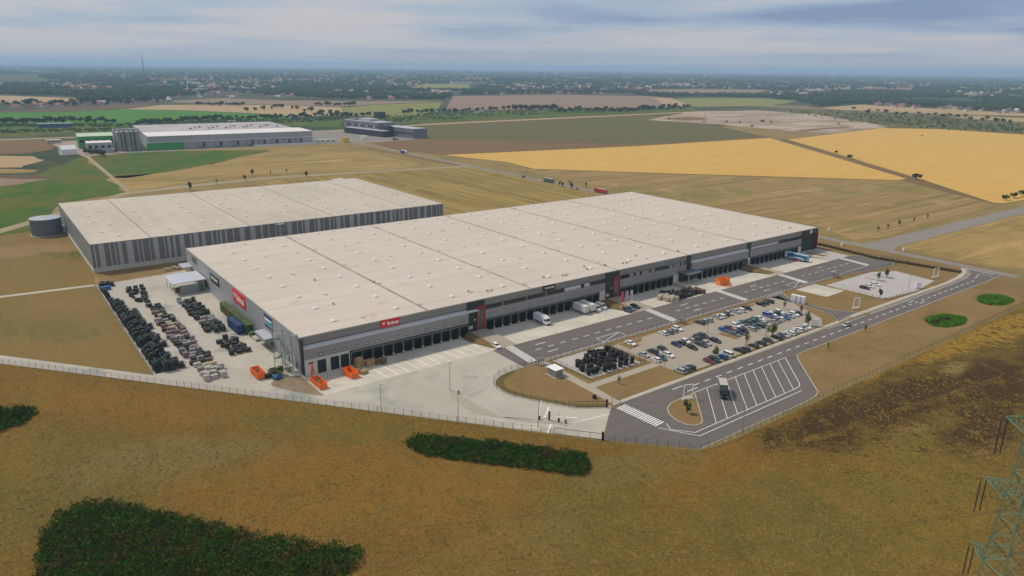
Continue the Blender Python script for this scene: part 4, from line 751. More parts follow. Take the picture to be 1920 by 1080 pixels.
row(-27.4, -20.6, 11.5, 33, 2.3, .86, kB, 'middle'); row(-28, -21.8, 36, 84, 2.3, .84, kB, 'middle'); row(-26.6, -22.4, 85, 112, 2.5, .8, kB, 'middle'); row(-29, -22, 113, 120, 2.6, .6, kB, 'middle'); row(-30, -23.6, 121, 136, 2.6, .72, kB, 'middle')
def kC(y): return 'gpdR' if y > 98 else 'dnR' if y > 78 else 'ggd' if y > 66 else 'dnd' if y > 50 else 'pdgF' if y > 42 else 'ddnF'
row(-14.4, -8.2, 29.5, 46, 2.3, .85, kC, 'right hand'); row(-14.6, -8.4, 56, 66, 2.2, .95, kC, 'right hand'); row(-14.6, -9.2, 67, 79, 2.4, .75, kC, 'right hand'); row(-14.8, -9.4, 80, 92, 2.3, .9, kC, 'right hand'); row(-14.6, -9.0, 93.5, 105, 2.5, .7, kC, 'right hand')
# fenced pad with tyre stacks
TY = [tyre_proto(5, .56, .25), tyre_proto(4, .58, .26), tyre_proto(2, .66, .28), tyre_proto(3, .55, .26, mat('tyre_maroon', (.075, .022, .025), .8, .2, 2)), tyre_proto(6, .58, .25)]
TYW = ['five high', 'four high', 'two high', 'maroon, three high', 'six high']
spots = []
def far_enough(x, y, d): return all((x - a) ** 2 + (y - b) ** 2 > d * d for a, b in spots)
tries = 0
while len(spots) < 56 and tries < 9000:
    tries += 1; x, y = rnd.uniform(78, 99.5), rnd.uniform(-59.8, -46)
    if (x < 83 and rnd.random() < .7) or (y > -49 and rnd.random() < .75) or (rnd.random() < .5 and mnoise.noise(Vector((x * .25, y * .25, 4))) < 0) or not far_enough(x, y, 1.6): continue
    spots.append((x, y)); k = rnd.choices(range(5), (3, 3, 2, 1, 1.5))[0]
    put_tyres(TY[k], x, y, 'black tyre stack, %s, among many on the fenced pad' % TYW[k] if k != 3 else 'maroon tyre stack, three high, among the black ones on the fenced pad', '%s tyre stacks on the fenced pad' % TYW[k])
for i, (x, y) in enumerate(((93.6, -44.6), (95.2, -45.6), (96.6, -46.4), (92, -44.4))): put(BK2, x, y, .012, .5 * i, 'charcoal loader bucket behind the tyre stacks on the fenced pad', 'bucket', 'buckets behind the tyres')
for i in range(5): put(RK2, 98.8, -55.5 + i * 2.2, .012, .0, 'low charcoal rack at the right edge of the fenced pad', 'rack', 'racks on the fenced pad')
# pile of attachments on the third apron
spots = []; tries = 0
while len(spots) < 62 and tries < 6000:
    tries += 1; x, y = rnd.uniform(163, 187.2), rnd.uniform(-20.3, -7.5)
    if x < 170 and y > -12 or x > 180 and y > -10: continue
    if not far_enough(x, y, 1.75): continue
    spots.append((x, y)); z = 0.02 if y < -21 else lerp(-1.2, .006, min(1, max(0, (-8 - y) / 13.4))) + .03; k = rnd.random()
    if x < 168.5: put(CR['c'], x, y, z, jit(.3), 'cream slatted crate at the near end of the pile on the third apron', 'crate', 'cream crates by the apron pile')
    elif x > 183.5: put(CR['b'], x, y, z, jit(.4), 'brown slatted crate at the right end of the pile on the third apron', 'crate', 'brown crates by the apron pile')
    elif k < .45: put(BK2, x, y, z, jit(3), 'charcoal loader bucket in the pile on the third apron', 'bucket', 'buckets in the apron pile')
    elif k < .75: put(FK, x, y, z, jit(3), 'charcoal fork attachment in the pile on the third apron', 'attachment', 'attachments in the apron pile')
    else: put(RK2, x, y, z, jit(.4), 'low charcoal rack in the pile on the third apron', 'rack', 'racks in the apron pile')
# timber crates by the dock doors, skips
TC = crate_proto(K_WOOD, 3.2, 2.2, 2.0, 8); TC2 = crate_proto(K_WOOD, 2.6, 1.8, 1.2, 6)
def zap(y): return .02 if y < -21.4 else lerp(-1.2, .006, min(1, max(0, (-8 - y) / 13.4))) + .03
for pr, x, y, rz, lb in ((TC, 19.4, -4.2, .1, 'large timber crate nearest the dock doors in the cluster by the orange skip'), (TC, 22.8, -5.2, .05, 'large timber crate at the right of the cluster by the orange skip'), (TC2, 16.6, -8.2, .3, 'timber crate beside the orange skip, behind the lowest crate'), (TC2, 17.6, -11.2, .3, 'low timber crate nearest the camera beside the orange skip'), (CR['b'], 25.6, -6, .1, 'brown slatted crate at the right end of the timber cluster'), (CR['b'], 27.4, -7, .4, 'brown slatted crate standing furthest right beside the timber cluster')):
    o = put(pr, x, y, zap(y), rz, lb, 'crate', 'timber crates by the dock doors')
put(TC2, 19.2, -4.2, zap(-4.2) + 2.06, .1, 'timber crate stacked on top of the large crate by the dock doors', 'crate', 'timber crates by the dock doors')
def skip_meshes(l, w, h, m):
    a = MB(); a.box(-w / 2, w / 2, -l / 2, l / 2, .15, .25)
    for x in (-w / 2, w / 2 - .06): a.box(x, x + .06, -l / 2, l / 2, .25, h)
    for y in (-l / 2, l / 2 - .06): a.box(-w / 2 + .06, w / 2 - .06, y, y + .06, .25, h)
    r = MB(); n = int(l / .8)
    for i in range(n + 1):
        y = lerp(-l / 2 + .05, l / 2 - .05, i / n)
        for x in (-w / 2 - .09, w / 2): r.box(x, x + .09, y - .05, y + .05, .2, h - .1)
    for x in (-w / 2 - .1, w / 2): r.box(x, x + .1, -l / 2, l / 2, h - .1, h + .03)
    s = MB(); [s.box(x - .1, x + .1, -l / 2 + .1, l / 2 - .1, 0, .15) for x in (-.5, .5)]
    return [('tub', a.mesh('tub', m)), ('ribs', r.mesh('ribs', m)), ('skid', s.mesh('skid', K_BLACK))]
def skip(x, y, z, rz, l, h, m, label, fill=None):
    r = put(('skip', skip_meshes(l, 2.6, h + .35, m)), x, y, z, rz, label, 'skip', 'orange skips')
    return r
skip(-12.9, 5.4, .01, .02, 6.6, 2.0, K_ORANGE, 'orange skip holding scrap wood near the stair tower')
s2 = skip(1.0, -12.6, zap(-12.6), .03, 7.2, 2.0, K_ORANGE, 'orange skip with a folded red loading crane, in front of the roller doors')
a = MB(); a.bar((-.4, 4.4, 0), (-.4, 4.4, 3.0), .32); a.bar((-.4, 4.4, 3.0), (-.15, 3.9, 6.6), .3); a.bar((-.15, 3.9, 6.6), (.55, 4.7, 2.6), .24); a.box(-.9, .9, 3.9, 4.9, .9, 1.6); obj('crane_arm', a.mesh('crane_arm', mat('crane_red', (.68, .075, .02), .45, .1, 1)), s2); a = MB(); a.box(-1.2, 1.2, 3.7, 4.8, .1, .9); obj('hook_frame', a.mesh('hook_frame', K_ORANGE), s2)
skip(13.2, -10.4, zap(-10.4), .05, 6.6, 2.0, K_ORANGE, 'empty orange skip beside the timber crates'); skip(206.2, -15.6, zap(-16), 1.5, 6.8, 2.3, K_ORANGE2, 'orange skip on the fourth apron, nearer the camera of two'); skip(209.4, -12.8, zap(-14), 1.5, 6.8, 2.3, K_ORANGE2, 'orange skip on the fourth apron, the rear one of two')
for i, (x, y) in enumerate(((-13, 4.2), (-12.8, 6.6), (.9, -13), (1.1, -11))):
    b = MB(); rr = random.Random(i)
    for k in range(9): px_, py_ = rr.uniform(-.9, .9), rr.uniform(-.9, .9); b.bar((px_, py_, rr.uniform(.0, .5)), (px_ + rr.uniform(-.8, .8), py_ + rr.uniform(-.8, .8), rr.uniform(.2, 1.1)), .12)
    tag(obj('scrap_timber_heap', b.mesh('scrap_timber_heap', K_WOOD), None, (x, y, 1.2 if i < 2 else zap(y) + 1.4)), 'loose heap of scrap timber inside the orange skip ' + ('near the stair tower, ' if i < 2 else 'with the red crane, ') + ('front end' if i % 2 == 0 else 'rear end'), 'scrap heap')
b = MB()
for k in range(5): b.box(203 + k * .9, 203.7 + k * .9, -20.6 + (k % 2) * .5, -19.7 + (k % 2) * .5, 0, .35)
tag(obj('orange_beam_pile', b.mesh('orange_beam_pile', K_ORANGE2), None, (0, 0, -.02)), 'small pile of orange steel pieces in front of the skips', 'steel pieces')
# containers
def container(x, y, rz, l, w, h, m, label):
    a = MB(); a.box(-w / 2 + .06, w / 2 - .06, -l / 2 + .06, l / 2 - .06, .05, h - .05)
    c = MB(); n = int(l / .55)
    for i in range(n):
        y0 = lerp(-l / 2 + .1, l / 2 - .1, i / n)
        for xx in (-w / 2 + .01, w / 2 - .06): c.box(xx, xx + .05, y0, y0 + .28, .15, h - .15)
        c.box(-w / 2 + .1, w / 2 - .1, y0, y0 + .28, h - .05, h - .01)
    f = MB()
    for xx in (-w / 2, w / 2 - .12):
        for yy in (-l / 2, l / 2 - .12): f.box(xx, xx + .12, yy, yy + .12, 0, h)
        for z in (0, h - .12): f.box(xx, xx + .12, -l / 2 + .12, l / 2 - .12, z, z + .12)
    for yy in (-l / 2, l / 2 - .12):
        for z in (0, h - .12): f.box(-w / 2 + .12, w / 2 - .12, yy, yy + .12, z, z + .12)
    d = MB(); [d.bar((xx, -l / 2 - .02, .2), (xx, -l / 2 - .02, h - .2), .04) for xx in (-.8, -.3, .3, .8)]
    return put(('shipping_container', [('box', a.mesh('box', m)), ('corrugation', c.mesh('corrugation', m)), ('frame', f.mesh('frame', m)), ('door_bars', d.mesh('door_bars', m))]), x, y, .01, rz, label, 'container', 'containers along the west wall')
KG = mat('container_green', (.075, .105, .022), .7, .3, .35, fine=(2, .2)); KG2 = mat('container_dark_green', (.05, .09, .022), .7, .3, .35, fine=(2, .2)); KB = mat('container_blue', (.016, .055, .16), .5, .15, .4)
container(-2.6, 73.6, 0, 15.4, 2.7, 3.9, KG, 'olive green container further back along the west wall'); container(-2.5, 55.8, 0, 19.4, 2.7, 3.9, KG2, 'darker green container beside the blue one along the west wall'); container(-5.6, 54.4, .02, 12.2, 2.5, 3.7, KB, 'blue container standing beside the green ones')
container(-2.2, 43.2, 1.57, 2.6, 2.4, 1.9, KG2, 'small green container at the near end of the container row')
for i in range(5): put(CR['c' if i % 2 else 'b'], -12.6 + i * 1.9, 119 + (i % 2) * 1.4, .01, 0, 'timber crate stored under the shed roof, %s' % ['leftmost', 'second from the left', 'in the middle', 'second from the right', 'rightmost'][i], 'crate', 'crates under the shed')
for x, y in ((-8, 160.2), (-4.5, 161.4), (-2.6, 159.4)): put(CRL['c'], x, y, .01, 0, 'cream pallet load on the grass behind the shed, %s' % {-8: 'left', -4.5: 'middle', -2.6: 'right'}[x], 'crate', 'pallet loads behind the shed')
rb = random.Random(5); mb = MB(); leaf_cloud(mb, (-7.9, 2.4, 1.5), 2.7, 2.5, 2.0, 1300, .26, rb); sb = thing('shrub', 'grey green bush growing at the foot of the stair tower', 'bush', (0, 0, 0)); obj('foliage', mb.mesh('foliage', mat('shrub_leaf', (.14, .17, .07), .8, .2, .4, col2=(.07, .10, .035), spec=.1)), sb); mb = MB(); [mb.bar((-8 + a, 2.6, 0), (-8 + a * 2, 2.6 + a, 1.6), .05) for a in (-.6, 0, .6)]; obj('stem', mb.mesh('stem', K_BARK), sb)
put(CRL['n'], -10.6, 2.2, .01, .4, 'dark green crate between the skip and the bush', 'crate', 'crates by the bush')
b = MB(); b.box(-1.1, 1.1, -.8, .8, .3, 1.3); b.frus((-.9, .6, -.7, .7, 1.3), (-.6, .4, -.5, .5, 1.7)); c = MB(); [c.cyl((x, y, .3), .3, .16, 10, axis='y') for x in (-.7, .7) for y in (-.9, .74)]
put(('hand_cart', [('body', b.mesh('body', mat('cart_blue', (.02, .16, .40), .5, .1, 1))), ('wheels', c.mesh('wheels', K_RUBBER))]), -8.6, -.6, .05, .5, 'small blue cart in front of the bush by the stair tower', 'cart', 'carts')

# ---------------------------------------------------------------- cars
CARMAT = {k: mat('car_' + k, v, .28, .03, 1, spec=.6) for k, v in dict(white=(.72, .72, .71), silver=(.36, .38, .39), grey=(.16, .165, .175), dgrey=(.045, .05, .053), black=(.012, .013, .014), navy=(.022, .045, .095), blue=(.022, .10, .34), teal=(.04, .10, .105), dgreen=(.015, .042, .034), maroon=(.16, .022, .028), beige=(.36, .32, .28)).items()}
CWORD = dict(white='white', silver='silver', grey='mid grey', dgrey='dark grey', black='black', navy='navy', blue='blue', teal='teal', dgreen='dark green', maroon='maroon', beige='beige')
SHAPE = dict(hatchback=(4.1, 1.78, 1.48, .95, (-.9, 2.02), (-.25, 1.55)), sedan=(4.7, 1.82, 1.45, .93, (-1.15, 1.75), (-.45, .95)), estate=(4.7, 1.82, 1.5, .95, (-1.1, 2.3), (-.4, 1.85)), suv=(4.55, 1.88, 1.70, 1.08, (-1.0, 2.24), (-.4, 1.85)), van=(4.9, 1.95, 1.95, 1.15, (-1.55, 2.43), (-.9, 2.25)))
WHEEL = MB().cyl((0, -.11, 0), .33, .22, 12, axis='y').mesh('wheel', K_RUBBER); RIM = MB().cyl((0, -.12, 0), .2, .24, 8, axis='y').mesh('rim', K_STEEL)
K_HL = mat('headlight_glass', (.6, .62, .62), .15, .02, 1); K_TL = mat('tail_light_red', (.30, .01, .01), .25, .05, 1)
BODY = {}; GLS = {}; LGT = {}
for ty, (L, W, H, bz, ca, cb) in SHAPE.items():
    h = L / 2
    mb = MB(); lo = [(-h, .38), (-h + .12, .22), (h - .12, .22), (h, .4), (h, bz - .12), (h - .1, bz), (ca[0], bz), (-h + .35, bz - .2), (-h + .05, bz - .32)]
    n = len(lo); V = []
    for y, k in ((-W / 2, 1), (W / 2, 1)): V += [(x, y, z) for x, z in lo]
    mb.add(V, [tuple(range(n)), tuple(range(2 * n - 1, n - 1, -1))] + [(i, i + n, (i + 1) % n + n, (i + 1) % n) for i in range(n)])
    mb.frus((cb[0] - .03, cb[1] + .03, -W * .40, W * .40, H - .09), (cb[0] + .1, cb[1] - .1, -W * .36, W * .36, H))
    for s in (-1, 1):
        for xa, xb in ((ca[0], cb[0]), (lerp(ca[0], ca[1], .48), lerp(cb[0], cb[1], .48)), (ca[1] - .12, cb[1] - .05)): mb.bar((xa + .05, s * W * .475, bz), (xb + .05, s * W * .395, H - .05), .05)
    for m in CARMAT: me = mb.mesh('body', CARMAT[m]); BODY[ty, m] = me
    g = MB(); g.frus((ca[0], ca[1], -W * .47, W * .47, bz - .01), (cb[0], cb[1], -W * .39, W * .39, H - .08)); GLS[ty] = g.mesh('window', K_GLASS)
    l = MB(); l.box(-h - .01, -h + .12, -.85 * W / 2, -.5 * W / 2, bz - .42, bz - .27); l2 = MB(); l2.box(h - .06, h + .015, -.9 * W / 2, -.6 * W / 2, bz - .32, bz - .12); LGT[ty] = (l.mesh('headlight', K_HL), l2.mesh('tail_light', K_TL), W)
CARP = {}
def car(ty, colr, x, y, rz, label, group, z=.02):
    key = (ty, colr)
    if key in CARP: r = copy_tree(CARP[key])
    else:
        r = obj('car', None); obj('body', BODY[key], r); obj('window', GLS[ty], r); L = SHAPE[ty][0]; W = SHAPE[ty][1]
        for a in (-.31, .30):
            for b in (-1, 1): wv = obj('wheel', WHEEL, r, (a * L, b * (W / 2 - .09), .33)); obj('rim', RIM, wv)
        for k in (0, 1):
            for b in (0, 1): obj(('headlight', 'tail_light')[k], LGT[ty][k], r, (0, b * 1.4 * W / 2 - b * (0 if k else .05 * W / 2), 0))
        CARP[key] = r
    r.location = (x, y, z); r.rotation_euler = (0, 0, rz); tag(r, label, 'car', group); return r
CARS = {
'in the row beside the long fence': (-46.2, [(110.8, 'white sedan'), (129.3, 'white hatchback'), (132.1, 'grey hatchback'), (134.9, 'silver hatchback'), (137.9, 'white estate'), (151.2, 'dgrey estate'), (153.9, 'silver hatchback'), (156.5, 'silver hatchback'), (162.7, 'silver sedan'), (165.3, 'white estate'), (168.1, 'black hatchback'), (170.7, 'silver hatchback'), (175.3, 'silver sedan'), (178.1, 'white suv'), (183.1, 'black sedan'), (193.0, 'black sedan'), (195.9, 'dgrey hatchback'), (199.6, 'black estate')]),
'in the rear middle row of the car park': (-57.5, [(106.4, 'silver sedan'), (111.3, 'dgrey suv'), (116.4, 'dgrey hatchback'), (124.0, 'navy hatchback'), (126.9, 'dgrey hatchback'), (129.5, 'white hatchback'), (132.1, 'silver hatchback'), (134.8, 'dgrey suv'), (137.4, 'black estate'), (140.0, 'dgrey estate'), (152.1, 'blue hatchback'), (155.2, 'maroon hatchback'), (160.0, 'white suv'), (162.7, 'silver hatchback'), (165.3, 'teal hatchback'), (167.9, 'dgrey estate'), (170.5, 'teal suv'), (173.1, 'dgreen hatchback'), (175.8, 'white sedan'), (182.3, 'blue van'), (185.0, 'white hatchback'), (187.7, 'black hatchback'), (190.3, 'white estate')]),
'in the front middle row of the car park': (-63.0, [(106.6, 'white hatchback'), (109.4, 'teal hatchback'), (113.7, 'white estate'), (126.6, 'black hatchback'), (131.7, 'dgrey estate'), (134.5, 'silver hatchback'), (139.6, 'black estate'), (151.7, 'grey sedan'), (154.6, 'navy hatchback'), (157.5, 'black suv'), (162.2, 'silver estate'), (165.6, 'teal hatchback'), (168.4, 'dgreen estate'), (172.1, 'silver hatchback'), (177.2, 'beige sedan'), (180.0, 'grey hatchback'), (182.7, 'white hatchback'), (185.6, 'blue suv'), (189.4, 'silver hatchback'), (192.4, 'white suv'), (195.2, 'dgrey hatchback')]),
'in the front row beside the road verge': (-75.0, [(105.8, 'silver suv'), (108.5, 'grey estate'), (111.2, 'dgreen hatchback'), (121.1, 'maroon hatchback'), (123.8, 'dgreen suv'), (128.7, 'blue hatchback'), (131.7, 'white van'), (138.9, 'black sedan'), (141.6, 'dgrey hatchback'), (147.1, 'dgreen hatchback'), (152.0, 'dgreen hatchback'), (156.5, 'dgrey hatchback'), (162.2, 'black suv'), (166.5, 'silver estate'), (170.9, 'white estate'), (173.5, 'silver sedan'), (177.0, 'white estate'), (179.7, 'silver hatchback'), (182.4, 'white hatchback')])}
ORD = ['first', 'second', 'third', 'fourth', 'fifth', 'sixth', 'seventh', 'eighth', 'ninth', 'tenth', 'eleventh', 'twelfth', 'thirteenth', 'fourteenth', 'fifteenth', 'sixteenth', 'seventeenth', 'eighteenth', 'nineteenth', 'twentieth', 'twenty first', 'twenty second', 'twenty third']
KEEP = []
rnd = random.Random(3)
for rowname, (y, lst) in CARS.items():
    for i, (x, d) in enumerate(lst):
        c, ty = d.split(); same = [k for k, (xx, dd) in enumerate(lst) if dd == d]
        lb = '%s %s parked %s' % (CWORD[c], ty, rowname) if len(same) == 1 else '%s %s, %s from the left %s' % (CWORD[c], ty, ORD[i], rowname)
        car(ty, c, x, y + jit(.35), (math.pi / 2 if rnd.random() < .6 else -math.pi / 2) + jit(.04), lb, 'cars in the main car park', .02)
for x, d in ((256.4, 'black estate'), (261.2, 'white hatchback'), (266.6, 'white estate')): c, ty = d.split(); car(ty, c, x, -60, math.pi / 2, '%s %s in the nearly empty pale overflow car park' % (CWORD[c], ty), 'cars in the overflow car park')
for x, y, d, lb in ((138.0, -18.2, 'navy suv', 'navy suv parked by the banners, nearest of three'), (140.7, -17.8, 'grey hatchback', 'grey hatchback parked by the banners, middle of three'), (144.3, -16.6, 'black estate', 'black estate parked by the banners, the right one of three')): c, ty = d.split(); car(ty, c, x, y, math.pi / 2, lb, 'cars by the banners')
car('estate', 'white', 67.6, -19.3, math.pi / 2 - .12, 'white estate car alone by the first zebra crossing of the service road', None); car('hatchback', 'silver', 198.6, -83, .04, 'silver car driving alone on the public road', None, .03)

# ---------------------------------------------------------------- vans, lorries
def wheelset(r, xs, w, rad=.5):
    me = MB().cyl((0, -.15, 0), rad, .3, 14, axis='y').mesh('wheel', K_RUBBER); rm = MB().cyl((0, -.16, 0), rad * .55, .32, 8, axis='y').mesh('rim', K_STEEL)
    for x in xs:
        for s in (-1, 1): k = obj('wheel', me, r, (x, s * (w / 2 - .18), rad)); obj('rim', rm, k)
def lorry(x, y, rz, L, mcab, mbox, label, trailer=True, z=.02, boxh=2.6, back=None, roofm=None, cat='lorry', group=None):
    r = thing('lorry', label, cat, (x, y, z), rz, group); w = 2.5; f = -L / 2          # front at -x
    mb = MB(); mb.add([], []); mb.prism([(f, .55), (f + 2.2, .55), (f + 2.2, 3.05), (f + .45, 3.1), (f + .05, 1.9)], -w / 2 + .05, w / 2 - .05); mb.prism([(f + .7, 3.1), (f + 2.1, 3.05), (f + 2.1, 3.7), (f + 1.7, 3.7)], -1.0, 1.0); obj('cab', mb.mesh('cab', mcab), r)
    mb = MB(); mb.add([(f + .03, -1.05, 1.95), (f + .03, 1.05, 1.95), (f + .38, 1.0, 2.95), (f + .38, -1.0, 2.95)], [(0, 3, 2, 1)]); mb.box(f + .7, f + 1.6, -w / 2 + .02, w / 2 - .02, 2.0, 2.75); obj('windscreen', mb.mesh('windscreen', K_GLASS), r)
    mb = MB(); mb.box(f - .03, f + .2, -1.1, 1.1, .45, .8); obj('bumper', mb.mesh('bumper', K_BLACK), r)
    for s in (-1, 1): mb = MB(); mb.box(f - .05, f, s * .95 - .2, s * .95 + .2, .85, 1.1); obj('headlight', mb.mesh('headlight', K_HL), r); mb = MB(); mb.box(f + .3, f + .5, s * 1.35 - .12, s * 1.35 + .12, 1.9, 2.7); obj('mirror', mb.mesh('mirror', K_BLACK), r)
    mb = MB(); mb.box(f + .3, -f - .2, -.5, .5, .5, .95); obj('chassis', mb.mesh('chassis', K_BLACK), r)
    mb = MB(); mb.box(f + 2.5, -f, -w / 2, w / 2, 1.0, 1.0 + boxh); obj('cargo_box', mb.mesh('cargo_box', mbox), r)
    mb = MB(); mb.box(f + 2.48, -f + .02, -w / 2 - .02, w / 2 + .02, 1.0 + boxh, 1.06 + boxh); obj('box_roof', mb.mesh('box_roof', roofm or mbox), r)
    mb = MB(); [mb.box(-f, -f + .03, s - .03, s + .03, 1.1, .9 + boxh) for s in (-1.1, -.4, .4, 1.1)]; mb.box(-f - .05, -f + .06, -w / 2, w / 2, .55, .8); obj('rear_doors', mb.mesh('rear_doors', back or K_STEEL), r)
    wheelset(r, [f + 1.2] + ([-f - 1.6, -f - 2.9, -f - 4.2] if L > 11 else [-f - 2.2]), w); return r
KTARP = mat('grey_tarpaulin', (.13, .145, .135), .6, .1, .4); KTR = mat('pale_tarp_roof', (.44, .40, .375), .6, .06, .4); KDB = mat('deep_blue_tarpaulin', (.025, .045, .25), .5, .1, .4); KRT = mat('red_tarpaulin', (.42, .022, .035), .5, .1, .4); KTB = mat('slate_tarpaulin', (.075, .10, .13), .5, .1, .4); KY = mat('cab_yellow', (.62, .44, .03), .4, .05, 1); KTG = mat('cab_dark', (.03, .035, .035), .4, .1, 1)
lorry(100.4, -6.0, -math.pi / 2 + math.pi, 8.6, K_WHITE, mat('van_white', (.62, .64, .65), .4, .05, .5), 'white box lorry backed up to a dock door, cab towards the road', z=-1.15)
tg = lorry(103.4, -94.6, -2.36 + math.pi, 8.2, KTG, KTARP, 'grey tarpaulin lorry standing alone in the marked lorry bays', roofm=KTR, boxh=2.95)
lorry(338.8, 549, math.pi / 2 * 1 + 0, 14, K_WHITE, KDB, 'deep blue and white lorry driving on the country road, furthest of three', roofm=K_WHITE); lorry(341.5, 282, -math.pi / 2, 14, KY, KTB, 'yellow cab lorry with slate tarpaulin on the country road, middle of three', roofm=KTR); lorry(341.5, 213, -math.pi / 2, 14, KRT, KRT, 'red lorry with pale roof on the country road behind the warehouse corner', roofm=KTR)
car('hatchback', 'black', 341, 318, math.pi / 2, 'small dark car far away on the country road ahead of the yellow lorry', None, .04)
# swap bodies on legs
def swap(x, y, label):
    r = thing('swap_body', label, 'swap body', (x, y, zap(y)), 0, 'white swap bodies'); mb = MB(); mb.box(-1.25, 1.25, -3.9, 3.9, 1.15, 3.9); obj('cargo_box', mb.mesh('cargo_box', mat('swap_white', (.60, .60, .57), .45, .05, .4)), r)
    for a in (-1.15, 1.15):
        for b in (-3.2, 2.6): mb = MB(); mb.box(a - .07, a + .07, b - .07, b + .07, -.5 if b > 0 else -.02, 1.15); obj('leg', mb.mesh('leg', K_STEEL), r)
    mb = MB(); [mb.box(a, a + .05, -3.95, -3.9, 1.2, 3.85) for a in (-1.2, -.3, .25, 1.15)]; obj('rear_doors', mb.mesh('rear_doors', K_STEEL), r)
swap(122.6, -5.3, 'white swap body on legs, the left one of two at the docks'); swap(126.6, -5.1, 'white swap body on legs, the right one beside the van')
def van(x, y, rz, label):
    r = thing('delivery_van', label, 'van', (x, y, zap(y)), rz, 'white delivery vans'); mb = MB(); mb.prism([(-2.9, .35), (2.9, .35), (2.9, 2.5), (-1.2, 2.55), (-1.9, 1.45), (-2.8, 1.15)], -1.0, 1.0); obj('body', mb.mesh('body', mat('van_body_white', (.66, .67, .68), .35, .04, .5)), r)
    mb = MB(); mb.add([(-1.93, -.85, 1.5), (-1.93, .85, 1.5), (-1.3, .8, 2.4), (-1.3, -.8, 2.4)], [(0, 3, 2, 1)]); mb.box(-1.5, -.5, -1.015, 1.015, 1.5, 2.1); obj('windscreen', mb.mesh('windscreen', K_GLASS), r)
    for s in (-1, 1): mb = MB(); mb.box(-2.92, -2.75, s * .75 - .15, s * .75 + .15, .8, 1.0); obj('headlight', mb.mesh('headlight', K_HL), r)
    wheelset(r, [-1.9, 1.7], 2.0, .35)
van(129.6, -7.0, math.pi / 2, 'white delivery van beside the right swap body'); van(133.6, -6.4, math.pi / 2, 'white delivery van furthest right at the second row of docks')
tr = thing('semi_trailer', 'blue and white semi trailer backed up to the docks at the far end', 'trailer', (281.2, -8.0, zap(-9)), .0); KTBL = mat('trailer_blue', (.03, .16, .32), .4, .1, .3)
mb = MB(); mb.box(-1.27, 1.27, -6.8, 6.8, 1.1, 3.9); obj('cargo_box', mb.mesh('cargo_box', KTBL), tr); mb = MB(); mb.box(-1.3, 1.3, -6.82, 6.82, 3.9, 4.0); obj('box_roof', mb.mesh('box_roof', mat('trailer_roof', (.36, .50, .55), .5, .05, .3)), tr)
mb = MB(); mb.add([(-1.285, 4.5, 1.4), (-1.285, 1.0, 2.2), (-1.285, -3.6, 2.3), (-1.285, -5.6, 1.3), (-1.285, -4.6, 1.3), (-1.285, -3.2, 1.8), (-1.285, .8, 1.7), (-1.285, 4.3, 1.15)], [(0, 1, 6, 7), (1, 2, 5, 6), (2, 3, 4, 5)]); obj('white_swoosh', mb.mesh('white_swoosh', K_WHITE), tr); mb = MB(); mb.box(-1.295, 1.29, 5.3, 6.75, 1.2, 3.8); obj('front_panel', mb.mesh('front_panel', K_WHITE), tr)
mb = MB(); mb.box(-1.1, 1.1, -6.86, -6.8, 1.2, 3.8); obj('rear_doors', mb.mesh('rear_doors', mat('trailer_doors', (.30, .42, .48), .5, .05, .3)), tr); mb = MB(); mb.box(-.5, .5, -6.5, 6.3, .8, 1.1); obj('chassis', mb.mesh('chassis', K_BLACK), tr); mb = MB(); mb.box(-1.2, -.95, -1.8, 1.6, .35, 1.05); obj('pallet_locker', mb.mesh('pallet_locker', mat('locker_red', (.50, .02, .09), .4, .05, 1)), tr)
me = MB().cyl((-.15, 0, 0), .5, .3, 14, axis='x').mesh('wheel', K_RUBBER)
for y in (-3.6, -4.9, -6.1):
    for s in (-1, 1): obj('wheel', me, tr, (s * 1.08, y, .5))
for s in (-.8, .8): mb = MB(); mb.box(s - .08, s + .08, 4.2, 4.4, 0, 1); obj('landing_leg', mb.mesh('landing_leg', K_STEEL), tr)
# banners on poles
for x, y, m, lb in ((139.6, -12.6, mat('banner_red', (.70, .05, .10), .6, .05, 1), 'red banner'), (141.9, -13.0, mat('banner_lilac', (.50, .44, .50), .6, .05, 1), 'lilac grey banner between the red and the white one'), (144.0, -13.6, mat('banner_white', (.66, .66, .70), .6, .05, 1), 'white banner')):
    r = thing('banner_flag', lb + (' on a pole by the second red portal' if 'between' not in lb else ''), 'banner', (x, y, .01), 0, 'banners by the second portal')
    mb = MB(); mb.cyl((0, 0, 0), .09, 7.2, 8); obj('pole', mb.mesh('pole', K_STEEL), r); mb = MB(); mb.box(-.5, .5, -.5, .5, 0, .12); obj('foot', mb.mesh('foot', K_CONC), r)
    mb = MB(); pts = [(0, 2.4), (1.5, 2.3), (1.55, 4.6), (1.5, 7.0), (0, 7.1)]
    mb.prism(pts, -.03, .03); obj('cloth', mb.mesh('cloth', m), r); [obj('stripe', MB().box(.55, .9, -.05, .05, 3.2, 6.2).mesh('stripe', MATS['goods_mauve']), r)] if 'white' == lb[:5] else 0

